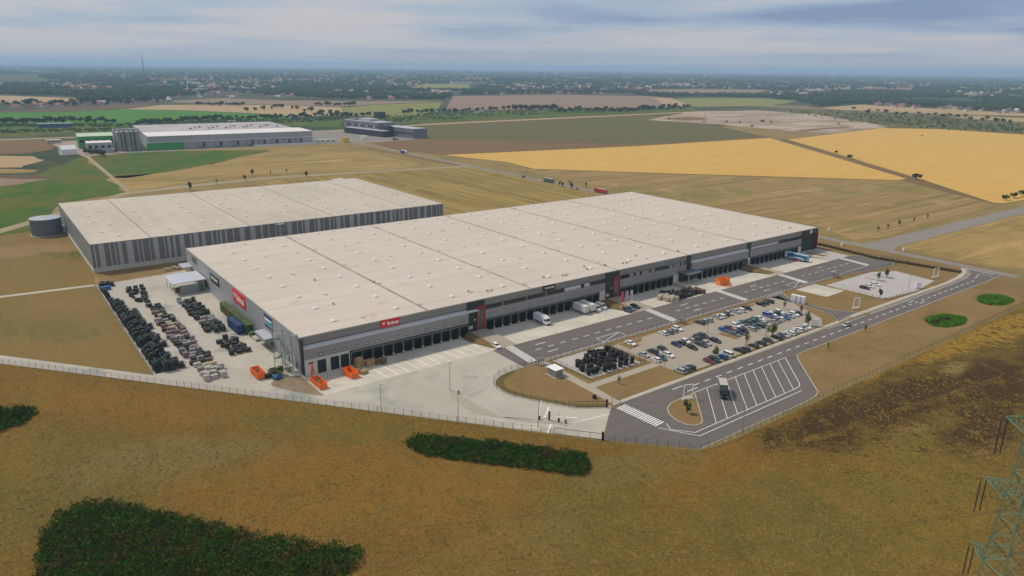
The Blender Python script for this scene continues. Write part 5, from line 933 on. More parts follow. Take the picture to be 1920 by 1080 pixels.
# ---------------------------------------------------------------- fences, gates, lamps
def fence(name, line, label, h=2.0, step=2.8, spacing_wire=.18, m=K_WIRE, pm=K_POST, vert=True):
    mb = MB(); ps = []
    for a, b in zip(line[:-1], line[1:]):
        a, b = Vector((*a, 0)), Vector((*b, 0)); L = (b - a).length
        for k in range(9): z = .1 + k * (h - .15) / 8; mb.bar((a.x, a.y, z), (b.x, b.y, z), .010, 3)
        if vert:
            nv = int(L / .45)
            for k in range(nv): p = a.lerp(b, (k + .5) / nv); mb.bar((p.x, p.y, .05), (p.x, p.y, h), .012, 3)
        n = max(1, round(L / step)); ps += [a.lerp(b, k / n) for k in range(n)]
    ps.append(Vector((*line[-1], 0))); o = tag(obj(name, None), label, 'fence'); obj('wire_mesh', mb.mesh('wire_mesh', m), o)
    pm_ = MB().box(-.045, .045, -.045, .045, 0, h + .12).mesh('post', pm)
    for p in ps: obj('post', pm_, o, p)
    return o
fence('wire_fence', [(-95, 83), (-20.9, -6.9), (41.4, -82.6)], 'long wire mesh fence between the wild meadow and the concrete yard')
fence('wire_fence', [(51.2, -94.2), (69, -113.8), (83, -115.2), (124.8, -115.2), (330, -115)], 'wire mesh fence along the lorry bays and the grass by the ponds')
fence('wire_fence', [(78, -40.9), (205, -40.9)], 'wire mesh fence between the service road and the car park', vert=False); fence('wire_fence', [(218, -40.9), (262, -40.9), (275, -42), (289.4, -45.2), (304, -46.6), (312, -46.8), (317.6, -45.2), (320.4, -41), (321, -35)], 'wire mesh fence round the far curved end of the service road')
fence('wire_fence', [(75.4, -41.5), (75.6, -62), (102.2, -62.2), (102, -42.2)], 'wire mesh fence round the pad of tyre stacks'); fence('wire_fence', [(68, -39.9), (59.3, -39.8), (53.2, -41), (49.7, -43), (47.6, -45.8), (46.5, -49), (46.5, -53), (47.6, -57.2), (50.2, -62.3), (55.9, -71.9)], 'curved wire mesh fence round the oval lawn by the gate')
fence('wire_fence', [(-41.2, 26.5), (-41.2, 151)], 'wire mesh fence along the left side of the yard', vert=False); fence('wire_fence', [(313.2, 60), (318, 12), (322, 3), (317.2, -20), (321, -35), (325.2, -74)], 'dark wire mesh fence across the grass at the far right end of the site', h=2.2, pm=K_BLACK, m=K_POST)
fence('wire_fence', [(206.8, -43), (209.5, -56), (209.2, -64), (205.6, -73.5), (201.5, -77)], 'low wire fence between the car park and the side road', h=1.2, vert=False); fence('wire_fence', [(245.6, -57.2), (246.5, -75), (273, -77)], 'wire fence along the near side of the overflow car park', h=1.4, vert=False)
mb_ = MB(); rnd = random.Random(77)
for i in range(5200):
    t = rnd.random(); a, b = ((313.8, 60), (318.4, 12)) if t < .25 else ((318.4, 12), (322.4, 2)) if t < .35 else ((322.4, 2), (318, -35)) if t < .6 else ((318.5, -35), (326.2, -74)); k = rnd.random(); x, y = lerp(a[0], b[0], k) + rnd.gauss(0.6, .7), lerp(a[1], b[1], k); h = rnd.uniform(.4, 1.3); q = rnd.uniform(0, 3.1); ux, uy = .3 * math.cos(q), .3 * math.sin(q)
    mb_.add([(x - ux, y - uy, 0), (x + ux, y + uy, 0), (x + ux * .3, y + uy * .3, h)], [(0, 1, 2)])
tag(obj('dry_hedge', mb_.mesh('dry_hedge', K_LEAFB)), kind='stuff')
def gate(a, b, label):
    a, b = Vector((*a, 0)), Vector((*b, 0)); r = tag(obj('sliding_gate', None), label, 'gate'); mb = MB(); n = 16
    for z in (.25, 2.1): mb.bar(a + Vector((0, 0, z)), b + Vector((0, 0, z)), .09)
    for k in range(0, n + 1, 4): p = a.lerp(b, k / n); mb.bar(p + Vector((0, 0, .25)), p + Vector((0, 0, 2.1)), .06)
    obj('frame', mb.mesh('frame', K_POST), r); mb = MB()
    for k in range(44): p = a.lerp(b, k / 44); mb.bar(p + Vector((0, 0, .25)), p + Vector((0, 0, 2.1)), .014, 3)
    obj('bars', mb.mesh('bars', K_POST), r)
    for p in (b,): mb = MB(); mb.box(p.x - .22, p.x + .22, p.y - .22, p.y + .22, 0, 2.7); obj('gate_post', mb.mesh('gate_post', K_BLACK), r)
gate((42.0, -83.2), (51.0, -93.9), 'dark sliding gate in the front fence at the lower edge of the yard'); gate((56.6, -72.9), (66.4, -79.6), 'dark sliding gate along the rim of the oval lawn')
def barrier(x, y, tx, ty, tz, label):
    r = thing('barrier', label, 'barrier', (x, y, .06)); mb = MB(); mb.box(-.25, .25, -.2, .2, 0, 1.2); obj('cabinet', mb.mesh('cabinet', K_BLACK), r); mb = MB(); mb.bar((0, 0, 1.0), (tx, ty, tz), .09); obj('barrier_arm', mb.mesh('barrier_arm', K_WHITE), r)
barrier(44.3, -73.9, 3.2, 3.0, 4.2, 'raised white barrier arm on the entry side of the gate island'); barrier(48.0, -78.4, -1.6, -1.5, 4.6, 'raised white barrier arm on the exit side of the gate island')
for x, y, h, lb in ((46.5, -75.8, 2.6, 'tall dark card reader post between the two barriers'), (49.2, -80.2, .9, 'short dark block at the tip of the gate island'), (34.4, -45, .8, 'dark low post at the rear of the gate island')):
    r = thing('reader_post', lb, 'post', (x, y, .06)); mb = MB(); mb.box(-.2, .2, -.18, .18, 0, h); obj('column', mb.mesh('column', K_BLACK), r); mb = MB(); mb.box(-.28, .28, -.26, .26, h, h + .15); obj('head', mb.mesh('head', K_POST), r)
def lamp(x, y, h, label, group='lamp posts round the site', arm=True, m=None):
    r = thing('street_lamp', label, 'lamp post', (x, y, 0), 0, group); mb = MB(); mb.cyl((0, 0, 0), .11, h, 8, .06); obj('pole', mb.mesh('pole', m or K_POLE), r); mb = MB(); mb.box(-.12, .9, -.15, .15, h, h + .12); obj('lamp_head', mb.mesh('lamp_head', K_POLE), r); mb = MB(); mb.cyl((0, 0, 0), .25, .15, 8); obj('base', mb.mesh('base', K_CONC), r)
for x, y, h, lb in ((8.6, -42.2, 8.8, 'lamp post at the front fence below the orange skips'), (33.4, -41.5, 9.5, 'lamp post at the rear tip of the gate island'), (24.4, -60.4, 9, 'lamp post at the front fence left of the gate'), (41.2, -77.2, 9, 'lamp post at the front fence beside the barriers'), (120.6, -77.8, 8, 'lamp post in the verge beside the maroon car'), (161.5, -70.6, 8, 'lamp post in the front row near the dark green cars'), (105.6, -68.2, 7, 'lamp post at the left corner of the car park'), (144.6, -55.7, 8, 'lamp post on the bed in the middle of the car park'), (86.5, -114.4, 9, 'lamp post at the lower corner of the lorry bays'), (71.3, -80.6, 4, 'short post beside the zebra crossing at the gate'), (189.6, -71, 8, 'lamp post at the right corner of the car park'), (275, -72, 8, 'lamp post at the near side of the overflow car park'), (66.6, -81.6, 4, 'short post at the concrete edge by the gate')): lamp(x, y, h, lb)
for x, y, lb in ((370.1, 65.5, 'pale street lamp beside the field left of the road junction'), (356.5, 13.6, 'pale street lamp beyond the warehouse corner'), (373.6, -7, 'pale street lamp nearest the road junction'), (415.3, -9, 'second pale street lamp along the side road'), (458, -10, 'third pale street lamp along the side road'), (352, 470, 'pale street lamp near the far crossroads'), (338, 560, 'pale street lamp by the deep blue lorry'), (336, 625, 'pale street lamp further along the country road')): lamp(x, y, 9, lb, 'street lamps along the country roads', m=mat('pale_pole', (.50, .47, .38), .6, .05, 1))
for x, y, rz, lb in ((91.4, -90.4, .0, 'empty white sign frame on the traffic island'), (223.6, -73.6, 0, 'empty white sign frame on the lawn between the two car parks'), (305.6, -70.8, 0, 'white sign frame beside the far end of the public road')):
    r = thing('sign_frame', lb, 'sign', (x, y, .1), rz - .35, 'white sign frames'); mb = MB(); mb.box(-1.65, -1.45, -.1, .1, .3, 5); mb.box(1.45, 1.65, -.1, .1, .3, 5); mb.box(-1.45, 1.45, -.1, .1, 4.8, 5); mb.box(-1.45, 1.45, -.1, .1, .7, .9); obj('frame', mb.mesh('frame', K_WHITE), r); mb = MB(); mb.box(-2.1, 2.1, -.7, .7, 0, .25); obj('footing', mb.mesh('footing', K_KERB), r); mb = MB(); [mb.box(q - .03, q + .03, -.05, .05, .9, 4.8) for q in (-.5, .5)]; obj('brace', mb.mesh('brace', K_STEEL), r)
b = MB(); b.box(-1.1, 1.1, -.7, .7, 0, 2.9); c = MB(); c.box(-1.15, 1.15, -.75, .75, 2.9, 3.05); d = MB(); d.box(-.9, -.1, -.73, -.7, .3, 2.6); d.box(.1, .9, -.73, -.7, .3, 2.6)
WC = [('cabinet_body', b.mesh('cabinet_body', K_WHITE)), ('cabinet_roof', c.mesh('cabinet_roof', K_WHITE)), ('cabinet_door', d.mesh('cabinet_door', mat('cabinet_grey', (.58, .58, .62), .5, .05, 1)))]
for i in range(3): put(('white_cabinet', WC), 210.6 + i * .35, -51.4 - i * 1.9, .02, -math.pi / 2, 'tall white cabinet beside the side road, %s of three' % ['rear', 'middle', 'front'][i], 'cabinet', 'white cabinets by the side road')
b = MB(); b.box(-1.3, 1.3, -.3, .3, .3, 3.2); c = MB(); c.box(-1.2, -1.0, -.2, .2, 0, .3); c.box(1.0, 1.2, -.2, .2, 0, .3)
for x, y, lb in ((187.6, -76.0, 'white panel sign at the right corner of the main car park'), (278.6, -74.6, 'white panel sign at the near corner of the overflow car park')): put(('panel_sign', [('panel', b.mesh('panel', K_WHITE)), ('foot', c.mesh('foot', K_STEEL))]), x, y, .02, -.5, lb, 'sign', 'white panel signs')
for x, y, lb in ((70.5, -41.6, 'turnstile cage at the first zebra crossing'), (145.2, -41.6, 'turnstile cage at the second zebra crossing'), (263.2, -41.4, 'turnstile cage near the far end of the service road')):
    r = thing('turnstile', lb, 'turnstile', (x, y, .02), 0, 'turnstiles at the fence'); mb = MB(); [mb.box(a - .06, a + .06, c - .06, c + .06, 0, 2.3) for a in (-1.2, 0, 1.2) for c in (-.7, .7)]; [mb.bar((0, 0, z), (.6, .6, z), .03) for z in (.5, 1, 1.5)]; obj('cage', mb.mesh('cage', K_BLACK), r); mb = MB(); mb.box(-1.4, 1.4, -.85, .85, 2.3, 2.42); obj('roof', mb.mesh('roof', mat('turnstile_roof', (.14, .15, .15), .5, .1, 1)), r)
r = thing('shelter', 'small glass smoking shelter with a white roof on the oval lawn', 'shelter', (69.1, -51.6, .02)); mb = MB(); mb.box(-1.9, 1.9, -2.4, 2.4, 2.6, 2.78); obj('roof', mb.mesh('roof', K_WHITE), r)
mb = MB(); [mb.box(a - .05, a + .05, c - .05, c + .05, .1, 2.6) for a in (-1.6, 1.6) for c in (-2.1, 0, 2.1)]; obj('post', mb.mesh('post', K_STEEL), r); mb = MB(); mb.box(-2.3, 2.3, -2.8, 2.8, 0, .1); obj('slab', mb.mesh('slab', K_PATH), r); mb = MB(); mb.box(-1.62, -1.58, -2.0, 2.0, .3, 2.4); mb.box(-1.5, 1.5, -2.12, -2.08, .3, 2.4); obj('glazing', mb.mesh('glazing', mat('pale_glass', (.20, .24, .22), .12, .05, 1)), r)
b = MB(); b.box(-.5, .5, -.4, .4, 0, 1.1); b.box(-.55, .55, -.45, .45, 1.1, 1.2); tag(obj('waste_bin', b.mesh('waste_bin', K_BLACK), None, (67.6, -72.8, .01)), 'dark bin at the tip of the oval lawn', 'bin')
# red-white road sign bits near the junction
for x, y, lb in ((337, 371, 'white roadside marker by the wheat field corner'), (365, 22, 'white electricity cabinet beside the junction'), (349.5, -33.5, 'small white marker south of the junction'), (331.2, -6.0, 'white cabinet beside the dark fence')): b = MB(); b.box(-.6, .6, -.4, .4, 0, 1.8); b.box(-.65, .65, -.45, .45, 1.8, 1.9); tag(obj('roadside_cabinet', b.mesh('roadside_cabinet', K_WHITE), None, (x, y, .02)), lb, 'cabinet')

# ---------------------------------------------------------------- vegetation
def tree_meshes(seed, h, r, n, leaf, mleaf, trunk=.3):
    rd = random.Random(seed); a = MB(); a.bar((0, 0, 0), (rd.uniform(-.2, .2), rd.uniform(-.2, .2), h * .5), trunk * h / 10, 6, trunk * h / 22)
    for k in range(5): t = 6.28 * k / 5 + rd.uniform(-.4, .4); a.bar((0, 0, h * rd.uniform(.22, .42)), (math.cos(t) * r * .6, math.sin(t) * r * .6, h * rd.uniform(.55, .8)), trunk * h / 26, 4, trunk * h / 60)
    b = MB(); leaf_cloud(b, (0, 0, h * .48), r, r, h * .46, n, leaf, rd, .2, 7); return [('trunk', a.mesh('trunk', K_BARK)), ('crown', b.mesh('crown', mleaf))]
K_LEAFY = mat('leaf_young', (.14, .18, .035), .7, .2, .5, col2=(.075, .11, .022), spec=.2)
YT = [tree_meshes(s, 4.6, 1.1, 260, .26, K_LEAFY) for s in (1, 2)]; YTD = [tree_meshes(s, 4.4, .95, 220, .26, K_LEAF) for s in (3, 4)]; YTB = [tree_meshes(5, 4.0, .75, 90, .24, K_LEAFB)]
def tree(ms, x, y, s, label, group, name='young_tree', z=.02):
    r = tag(obj(name, None, None, (x, y, z), random.uniform(0, 6)), label, 'tree', group); r.scale = (s, s, s)
    for n, me in ms: obj(n, me, r)
    return r
random.seed(11)
for x, y, ms, s, lb in ((162.6, -72.6, YT[0], 1.5, 'bushy young tree in the front row of the car park beside the black suv'), (146.2, -72.4, YTB[0], 1.4, 'thin brownish young tree in the front row of the car park between dark green cars'), (126.4, -73.4, YT[1], 1.1, 'small young tree beside the blue hatchback in the front row'), (185.6, -74, YT[1], 1.4, 'slim green tree at the right end of the front row'), (196.6, -63.6, YTB[0], 1.1, 'thin young tree at the right end of the middle row, nearer the road'), (196.8, -55.4, YTB[0], 1.0, 'thin young tree by the kerb right of the middle rows'), (276.4, -56.5, YTD[0], 1.0, 'dark narrow young tree on the left bed of the overflow car park'), (285.6, -56, YTD[1], 1.1, 'dark narrow young tree on the right bed of the overflow car park'), (248.4, -71.6, YTD[0], 1.1, 'dark young tree at the near corner of the overflow car park'), (83.6, -96.8, YTD[1], 1.1, 'lone young tree on the traffic island'), (198, -91.6, YTB[0], .9, 'lone thin tree on the dry grass nearest the road, left of the ponds'), (168.3, -93, YTB[0], .7, 'bare little tree on the dry grass right of the lorry bays'), (81.8, -69.6, YTB[0], .8, 'bare little tree on the lawn between path and road')): tree(ms, x, y, s, lb, 'young trees round the car parks')
RT_ = [(62.6, 404.7, YTD[0], 1.9), (90.3, 430.3, YTB[0], 1.2), (117.2, 438.8, YTD[1], 1.3), (131, 461.4, YTD[0], 1.6), (147.4, 459.3, YTB[0], 1.1), (163.7, 461.7, YTB[0], 1.2), (170.7, 428.3, YTD[1], 1.5), (334.6, 258, YTD[0], 1.2), (334.3, 254, YTD[1], 1.2), (333, 240, YTD[0], 1.6), (332, 232, YTD[1], .8), (349.5, 262, YTB[0], 1), (350, 240, YTB[0], 1.4), (388, 1, YTB[0], 1.1), (402, 2, YTB[0], 1.1), (420, 3, YTD[0], 1), (440, 3, YTB[0], 1), (460, 3, YTB[0], 1.1)]
for i, (x, y, ms, s) in enumerate(RT_): tree(ms, x, y, s, 'small roadside tree behind the striped hall' if x < 200 else 'small roadside tree by the country road beyond the warehouse' if y > 100 else 'small tree in the strip beside the side road at right', 'trees behind the hall' if x < 200 else 'trees by the country road' if y > 100 else 'trees along the side road')
BT = [tree_meshes(20 + s, 9, 4.4, 190, 1.2, K_LEAFD) for s in range(4)] + [tree_meshes(30 + s, 9, 4.0, 170, 1.15, K_LEAF) for s in range(2)]
for px, py, s, lb in ((1568, 287, .7, 'small tree on the strip between the wheat fields, upper'), (1594, 298, 1.0, 'rounded bush on the strip between the wheat fields, middle'), (1719, 337, 1.2, 'rounded tree at the corner of the field path'), (1886, 376, .9, 'tree at the right edge by the wheat field, left of three'), (1902, 372, 1.0, 'tree at the right edge by the wheat field, middle of three'), (1916, 370, 1.2, 'tree at the right edge by the wheat field, right of three'), (1729, 256, .5, 'lone dark shrub in the far wheat field')): q = at2(px, py); tree(BT[2 if s > .8 else 3], q[0], q[1], s * .6, lb, 'trees by the wheat fields', 'tree')
def along(line, n, rd, jx=0.0):
    seg_ = [(Vector(a), Vector(b)) for a, b in zip(line[:-1], line[1:])]; L = sum((b - a).length for a, b in seg_); out = []
    for i in range(n):
        t = L * (i + rd.uniform(.1, .9)) / n
        for a, b in seg_:
            l = (b - a).length
            if t <= l: p = a.lerp(b, t / l); out.append((p.x, p.y + rd.uniform(-jx, jx))); break
            t -= l
    return out
rd = random.Random(6); cnt = 0
for line, n, s0, s1, lb, g, jx in (
    ([(0, 232), (130, 231), (215, 230)], 22, .9, 1.5, 'dark tree in the line by the far road at the left edge', 'trees by the far road at left', 1.2),
    ([(250, 235), (400, 226), (640, 218)], 58, .7, 1.3, 'dark tree in the line behind the white roofed factory', 'trees behind the factory', 2.5),
    ([(640, 219), (700, 219)], 7, .9, 1.4, 'dark tree behind the grey office block', 'trees behind the office block', 1.5),
    ([(752, 214), (800, 212), (960, 205), (1040, 205)], 34, .8, 1.3, 'dark tree in the line right of the office block', 'trees right of the office block', 1),
    ([(960, 204), (1005, 206), (1045, 205)], 16, 1.0, 1.7, 'tall dark tree in the clump at the centre of the far tree line', 'clump in the far tree line', 2),
    ([(1045, 209), (1150, 210), (1290, 203)], 46, .8, 1.6, 'dark tree in the line left of the building site', 'trees left of the building site', 2),
    ([(0, 196), (120, 199), (300, 192)], 30, 1.1, 1.9, 'dark tree along the edge of the village at left', 'trees at the village edge', 2),
    ([(370, 197), (460, 199)], 14, .9, 1.4, 'dark tree in the hedge on the tan field', 'hedge trees in the tan field', 1), ([(590, 198), (670, 198)], 14, .9, 1.4, 'dark tree in the hedge on the brown field', 'hedge trees in the brown field', 1),
    ([(460, 211), (500, 204), (545, 203), (600, 213), (640, 214)], 14, .8, 1.5, 'single dark tree dotted on the straw coloured field', 'single trees on the straw field', 2),
    ([(1600, 209), (1720, 215), (1900, 232)], 22, .8, 1.3, 'tree dotted on the scrub beside the pale field at right', 'trees on the scrub at right', 3)):
    for i_, (px, py) in enumerate(along(line, n, rd, jx)):
        q = at2(px, py); cnt += 1; e_ = ['left end', 'left middle', 'centre', 'right middle', 'right end'][int(i_ * 5 / n)]; tree(rd.choice(BT), q[0], q[1], rd.uniform(s0, s1), lb + ', ' + e_, g + ', ' + e_, 'tree')
for x, y, s in ((29, 727, 1), (33, 716, .8), (37, 705, 1.1), (40, 700, .9), (42, 694, .9)): tree(BT[1], x, y, s * .8, 'narrow dark tree along the edge of the factory yard', 'trees of the factory yard', 'tree')

def inside(p, poly):
    c = False; j = len(poly) - 1
    for i in range(len(poly)):
        if (poly[i][1] > p[1]) != (poly[j][1] > p[1]) and p[0] < (poly[j][0] - poly[i][0]) * (p[1] - poly[i][1]) / (poly[j][1] - poly[i][1]) + poly[i][0]: c = not c
        j = i
    return c
def thicket(poly, n, hmax, leaf, seed, brown=.3, wob=1.6):
    rd = random.Random(seed); a = MB(); b = MB(); x0, x1 = min(p[0] for p in poly), max(p[0] for p in poly); y0, y1 = min(p[1] for p in poly), max(p[1] for p in poly); k = 0
    N_ = mnoise.noise
    while k < n:
        x, y = rd.uniform(x0, x1), rd.uniform(y0, y1)
        if not inside((x + N_(Vector((x * .3, y * .3, 7))) * wob + rd.gauss(0, .45), y + N_(Vector((x * .3, y * .3, 1))) * wob + rd.gauss(0, .45)), poly): continue
        k += 1; cl = .5 * N_(Vector((x * .35, y * .35, seed))) + .45 * N_(Vector((x * 1.0, y * 1.0, seed + 4))); top = max(.4, hmax * (.58 + cl))
        if N_(Vector((x * .5, y * .5, seed + 31))) < -.42 and rd.random() < .7: top *= .35
        z = top * (1 - rd.random() ** 2.2 * .9); t = rd.uniform(0, 6.28); p = Vector((x, y, z)); q = leaf * rd.uniform(.5, 1.5)
        tgt = b if N_(Vector((x * .13, y * .2, seed + 9))) + rd.gauss(0, .2) + (z / hmax - .6) * .35 > .52 - brown else a
        if rd.random() < .62:              # an upright shoot
            u = Vector((math.cos(t), math.sin(t), 0)) * q * .45; v = Vector((rd.gauss(0, .35), rd.gauss(0, .35), 1)) * q * 1.7; tgt.add([p - u, p + u, p + v], [(0, 1, 2)])
        else:
            nn = Vector((rd.gauss(0, .8), rd.gauss(0, .8), 1)).normalized(); u = nn.orthogonal().normalized(); v = nn.cross(u); u, v = u * math.cos(t) + v * math.sin(t), v * math.cos(t) - u * math.sin(t); tgt.add([p - u * q, p + v * q * .6, p + u * q, p - v * q * .6], [(0, 1, 2, 3)])
    return tag(obj('thicket', a.mesh('thicket', K_LEAFT)), kind='stuff'), tag(obj('withered_thicket', b.mesh('withered_thicket', K_LEAFB2)), kind='stuff')
K_LEAFT = mat('thicket_leaf', (.062, .135, .016), .85, .2, .22, col2=(.026, .070, .010), spec=.08); K_LEAFB2 = mat('thicket_brown_leaf', (.105, .092, .025), .85, .2, .4, col2=(.06, .075, .016), spec=.08)
B1 = [at2(763, 838), at2(800, 856), at2(930, 872), at2(1092, 893), at2(1104, 872, 1.5), at2(1100, 838, 2.6), at2(1000, 824, 2.6), at2(880, 812, 2.6), at2(780, 804, 2.6), at2(764, 815, 2.6)]
B2 = [at2(70, 1095), at2(75, 1000, 1), at2(120, 940, 3), at2(150, 928, 3), at2(190, 925, 3), at2(280, 940, 3), at2(380, 962, 3), at2(480, 986, 3), at2(600, 1004, 3), at2(680, 1012, 3), at2(688, 1030), at2(660, 1060), at2(640, 1110), at2(60, 1130)]
B3 = [at2(-60, 830), at2(0, 808), at2(40, 797), at2(72, 772), at2(50, 758, 2.4), at2(0, 755, 2.4), at2(-60, 750, 2.4)]
thicket(B1, 46000, 1.9, .22, 5, .2, .7); thicket(B2, 84000, 2.6, .23, 15, .36); thicket(B3, 14000, 2.8, .25, 25, .05)
# dry tussocks over the wild meadow
rd = random.Random(9); a = MB(); b = MB(); c = MB()
for i in range(46000):
    px, py = rd.uniform(-20, 1940), rd.uniform(690, 1085) if rd.random() < .8 else rd.uniform(850, 1085); x, y = at2(px, py)
    if y > -94.4 - (x - 50.6) * 1.220 - 1.2 and x < 69 or (x >= 69 and y > -116.6): continue
    if inside((x, y), B1) or inside((x, y), B2): continue
    k = mnoise.noise(Vector((x * .04, y * .04, 2))) + .5 * mnoise.noise(Vector((x * .15, y * .15, 8))); q = rd.random()
    if k < -.25 and q < .7: continue
    r_ = rd.uniform(.16, .42) * (1.25 if x > 85 else 1); h = rd.uniform(.05, .2) * (1.5 if x > 85 else 1); t = rd.uniform(0, 6.28); m_ = (b if k > .25 and q < .5 else c if (q > .72) else a)
    m_.add([(x + r_ * math.cos(t + 2.1 * j), y + r_ * math.sin(t + 2.1 * j), 0) for j in range(3)] + [(x + rd.gauss(0, .12), y + rd.gauss(0, .12), h)], [(0, 1, 3), (1, 2, 3), (2, 0, 3)])
tag(obj('dry_grass', a.mesh('dry_grass', mat('tussock_tan', (.205, .133, .036), .9, .25, .12, spec=.05))), kind='stuff'); tag(obj('green_tussocks', b.mesh('green_tussocks', mat('tussock_green', (.14, .118, .036), .9, .25, .12, spec=.05))), kind='stuff'); tag(obj('brown_tussocks', c.mesh('brown_tussocks', mat('tussock_brown', (.16, .095, .024), .9, .25, .12, spec=.05))), kind='stuff')

# ---------------------------------------------------------------- pylon and wires
C0 = Vector((14.9, -199.9, 0)); A = Vector((.52, .854, 0)).normalized(); Bv = Vector((-A.y, A.x, 0))
py_ = thing('pylon', 'green steel lattice power pylon in the lower right corner with three cross arms', 'pylon', (0, 0, 0)); K_PYL = mat('pylon_green', (.115, .215, .145), .5, .15, .3)
def wid(z): return 3.3 * (1 - z / 74) + .25
def cor(z, i): s = wid(z); return C0 + A * s * (1, 1, -1, -1)[i] + Bv * s * (1, -1, -1, 1)[i] + Vector((0, 0, z))
levels = [0, 7, 13.5, 19.5, 25, 30, 34.5, 38.5, 42, 45.5, 48.7, 52, 55, 58, 60.5, 63, 66]
mb = MB(); [mb.bar(cor(0, i), cor(66, i), .10) for i in range(4)]; obj('leg', mb.mesh('leg', K_PYL), py_)
mb = MB()
for z0, z1 in zip(levels[:-1], levels[1:]):
    for i in range(4):
        j = (i + 1) % 4; mb.bar(cor(z0, i), cor(z1, j), .05, 3); mb.bar(cor(z0, j), cor(z1, i), .05, 3); mb.bar(cor(z1, i), cor(z1, j), .06, 3)
obj('lattice', mb.mesh('lattice', K_PYL), py_)
tips = []
for z, l in ((60, 5.1), (51, 6.1), (41.6, 5.6)):
    for s in (1, -1):
        tip = C0 + A * s * l + Vector((0, 0, z)); mb = MB(); ids = (0, 1) if s > 0 else (3, 2)
        for zz, i in ((z - .1, ids[0]), (z - .1, ids[1]), (z + 2.2, ids[0]), (z + 2.2, ids[1])):
            p = cor(zz, i); mb.bar(p, tip, .06)
        for k in range(1, 5):
            t = k / 5; lo = [cor(z - .1, i).lerp(tip, t) for i in ids]; hi = [cor(z + 2.2, i).lerp(tip, t) for i in ids]; lo2 = [cor(z - .1, i).lerp(tip, t - .2) for i in ids]
            mb.bar(lo[0], lo[1], .035, 3); mb.bar(lo2[0], lo[1], .035, 3); [mb.bar(lo[q], hi[q], .035, 3) for q in (0, 1)]; [mb.bar(lo2[q], hi[q], .035, 3) for q in (0, 1)]
        obj('cross_arm', mb.mesh('cross_arm', K_PYL), py_)
        for q in (-.38, .38):
            p = tip + Bv * q; mb = MB()
            for k in range(12): mb.cyl((p.x, p.y, p.z - .9 - k * .36), .085, .22, 6)
            mb.bar(p, p - Vector((0, 0, 5.1)), .04); obj('insulator', mb.mesh('insulator', mat('insulator_brown', (.03, .032, .03), .4, .1, 1)), py_)
        tips.append(tip - Vector((0, 0, 5.2)))
WD = Bv if Bv.dot(RT) < 0 else -Bv
for i, t in enumerate(tips):
    mb = MB()
    for d in (1, -1):
        pts = [t + WD * d * u * 300 + Vector((0, 0, -4 * 9 * u * (1 - u))) for u in [k / 24 for k in range(25)]]
        for p, q in zip(pts[:-1], pts[1:]): mb.bar(p, q, .015, 3)
    tag(obj('power_line', mb.mesh('power_line', mat('conductor_grey', (.10, .11, .08), .6, .1, 1))), 'thin power line strung from the %s cross arm of the pylon on its %s side' % (['upper', 'middle', 'lower'][i // 2], ['far', 'near'][i % 2]), 'power line', 'power lines of the pylon')

# ---------------------------------------------------------------- buildings far behind
fc = thing('factory', 'long pale grey factory with white roof, loading bays and green front corner', 'factory', (96.5, 735, 0), -.085); K_FW = mat('factory_wall', (.33, .345, .37), .6, .06, .02); K_FR = mat('factory_white_roof', (.66, .64, .62), .6, .05, .02); K_FG = mat('factory_green', (.03, .26, .06), .5, .2, .1)
part('wall', 0, 198, 0, 60, 0, 15.6, K_FW, fc); part('roof', -.3, 198.3, -.3, 60, 15.6, 16.1, K_FR, fc); part('wall', 1, 190, 60.1, 190, 0, 15.2, mat('factory_back_wall', (.28, .27, .28), .6, .08, .03), fc); part('roof', .8, 190.2, 60.1, 190.2, 15.2, 15.8, mat('factory_back_roof', (.36, .33, .33), .7, .15, .03), fc); part('ledge', -.2, 198.2, -.7, -.0, 8.2, 9.0, K_FR, fc); part('loading_deck', 120, 200, -9, -.8, 0, 1.5, K_FR, fc)
part('green_block', -2, 38, -5, -.75, 0, 8.4, K_FG, fc)
for x in (55, 75, 95, 113, 128, 144, 160, 175): b = part('loading_bay', x, x + 8, -3, -.75, 2, 7.2, mat('bay_grey', (.26, .28, .30), .6, .06, .1), fc); part('bay_door', x + 5, x + 7.8, -3.1, -3.0, 2.2, 6.8, K_BLACK, b)
for i in range(16): part('roof_unit', 60 + i * 7.6, 63 + i * 7.6, 90 + (i % 3) * 12, 94 + (i % 3) * 12, 15.8, 17.6 + i % 2, K_LGREY if i % 2 else MATS['bay_grey'], fc)
sl_ = thing('silo_group', 'row of tall grey silos at the left end of the factory', 'silos', (70, 742, 0), 0)
for i in range(5): mb = MB(); mb.cyl((i * 5.2 - 4, (i % 2) * 3, 0), 2.7, 22, 14); mb.cyl((i * 5.2 - 4, (i % 2) * 3, 22), 2.7, 1.2, 14, .5); obj('silo', mb.mesh('silo', mat('silo_grey', (.24, .26, .25), .5, .25, .2)), sl_)
mb = MB(); mb.box(-8, 20, 4, 10, 0, 25); obj('service_tower', mb.mesh('service_tower', K_FW), sl_)
def bld(name, label, cat, x, y, rz, w, d, h, mw, mr, nwin=0, gable=False):
    r = thing(name, label, cat, (x, y, 0), rz); part('wall', -w / 2, w / 2, -d / 2, d / 2, 0, h, mw, r)
    if gable: mb = MB(); mb.prism([(-d / 2 - .3, h), (0, h + d * .35), (d / 2 + .3, h)], -w / 2 - .3, w / 2 + .3, 'x'); obj('roof', mb.mesh('roof', mr), r)
    else: part('roof', -w / 2 - .2, w / 2 + .2, -d / 2 - .2, d / 2 + .2, h, h + .5, mr, r)
    for i in range(nwin): part('window', lerp(-w / 2, w / 2, (i + .25) / nwin), lerp(-w / 2, w / 2, (i + .75) / nwin), -d / 2 - .1, -d / 2, h * .5, h * .75, K_GLASS, r)
    return r
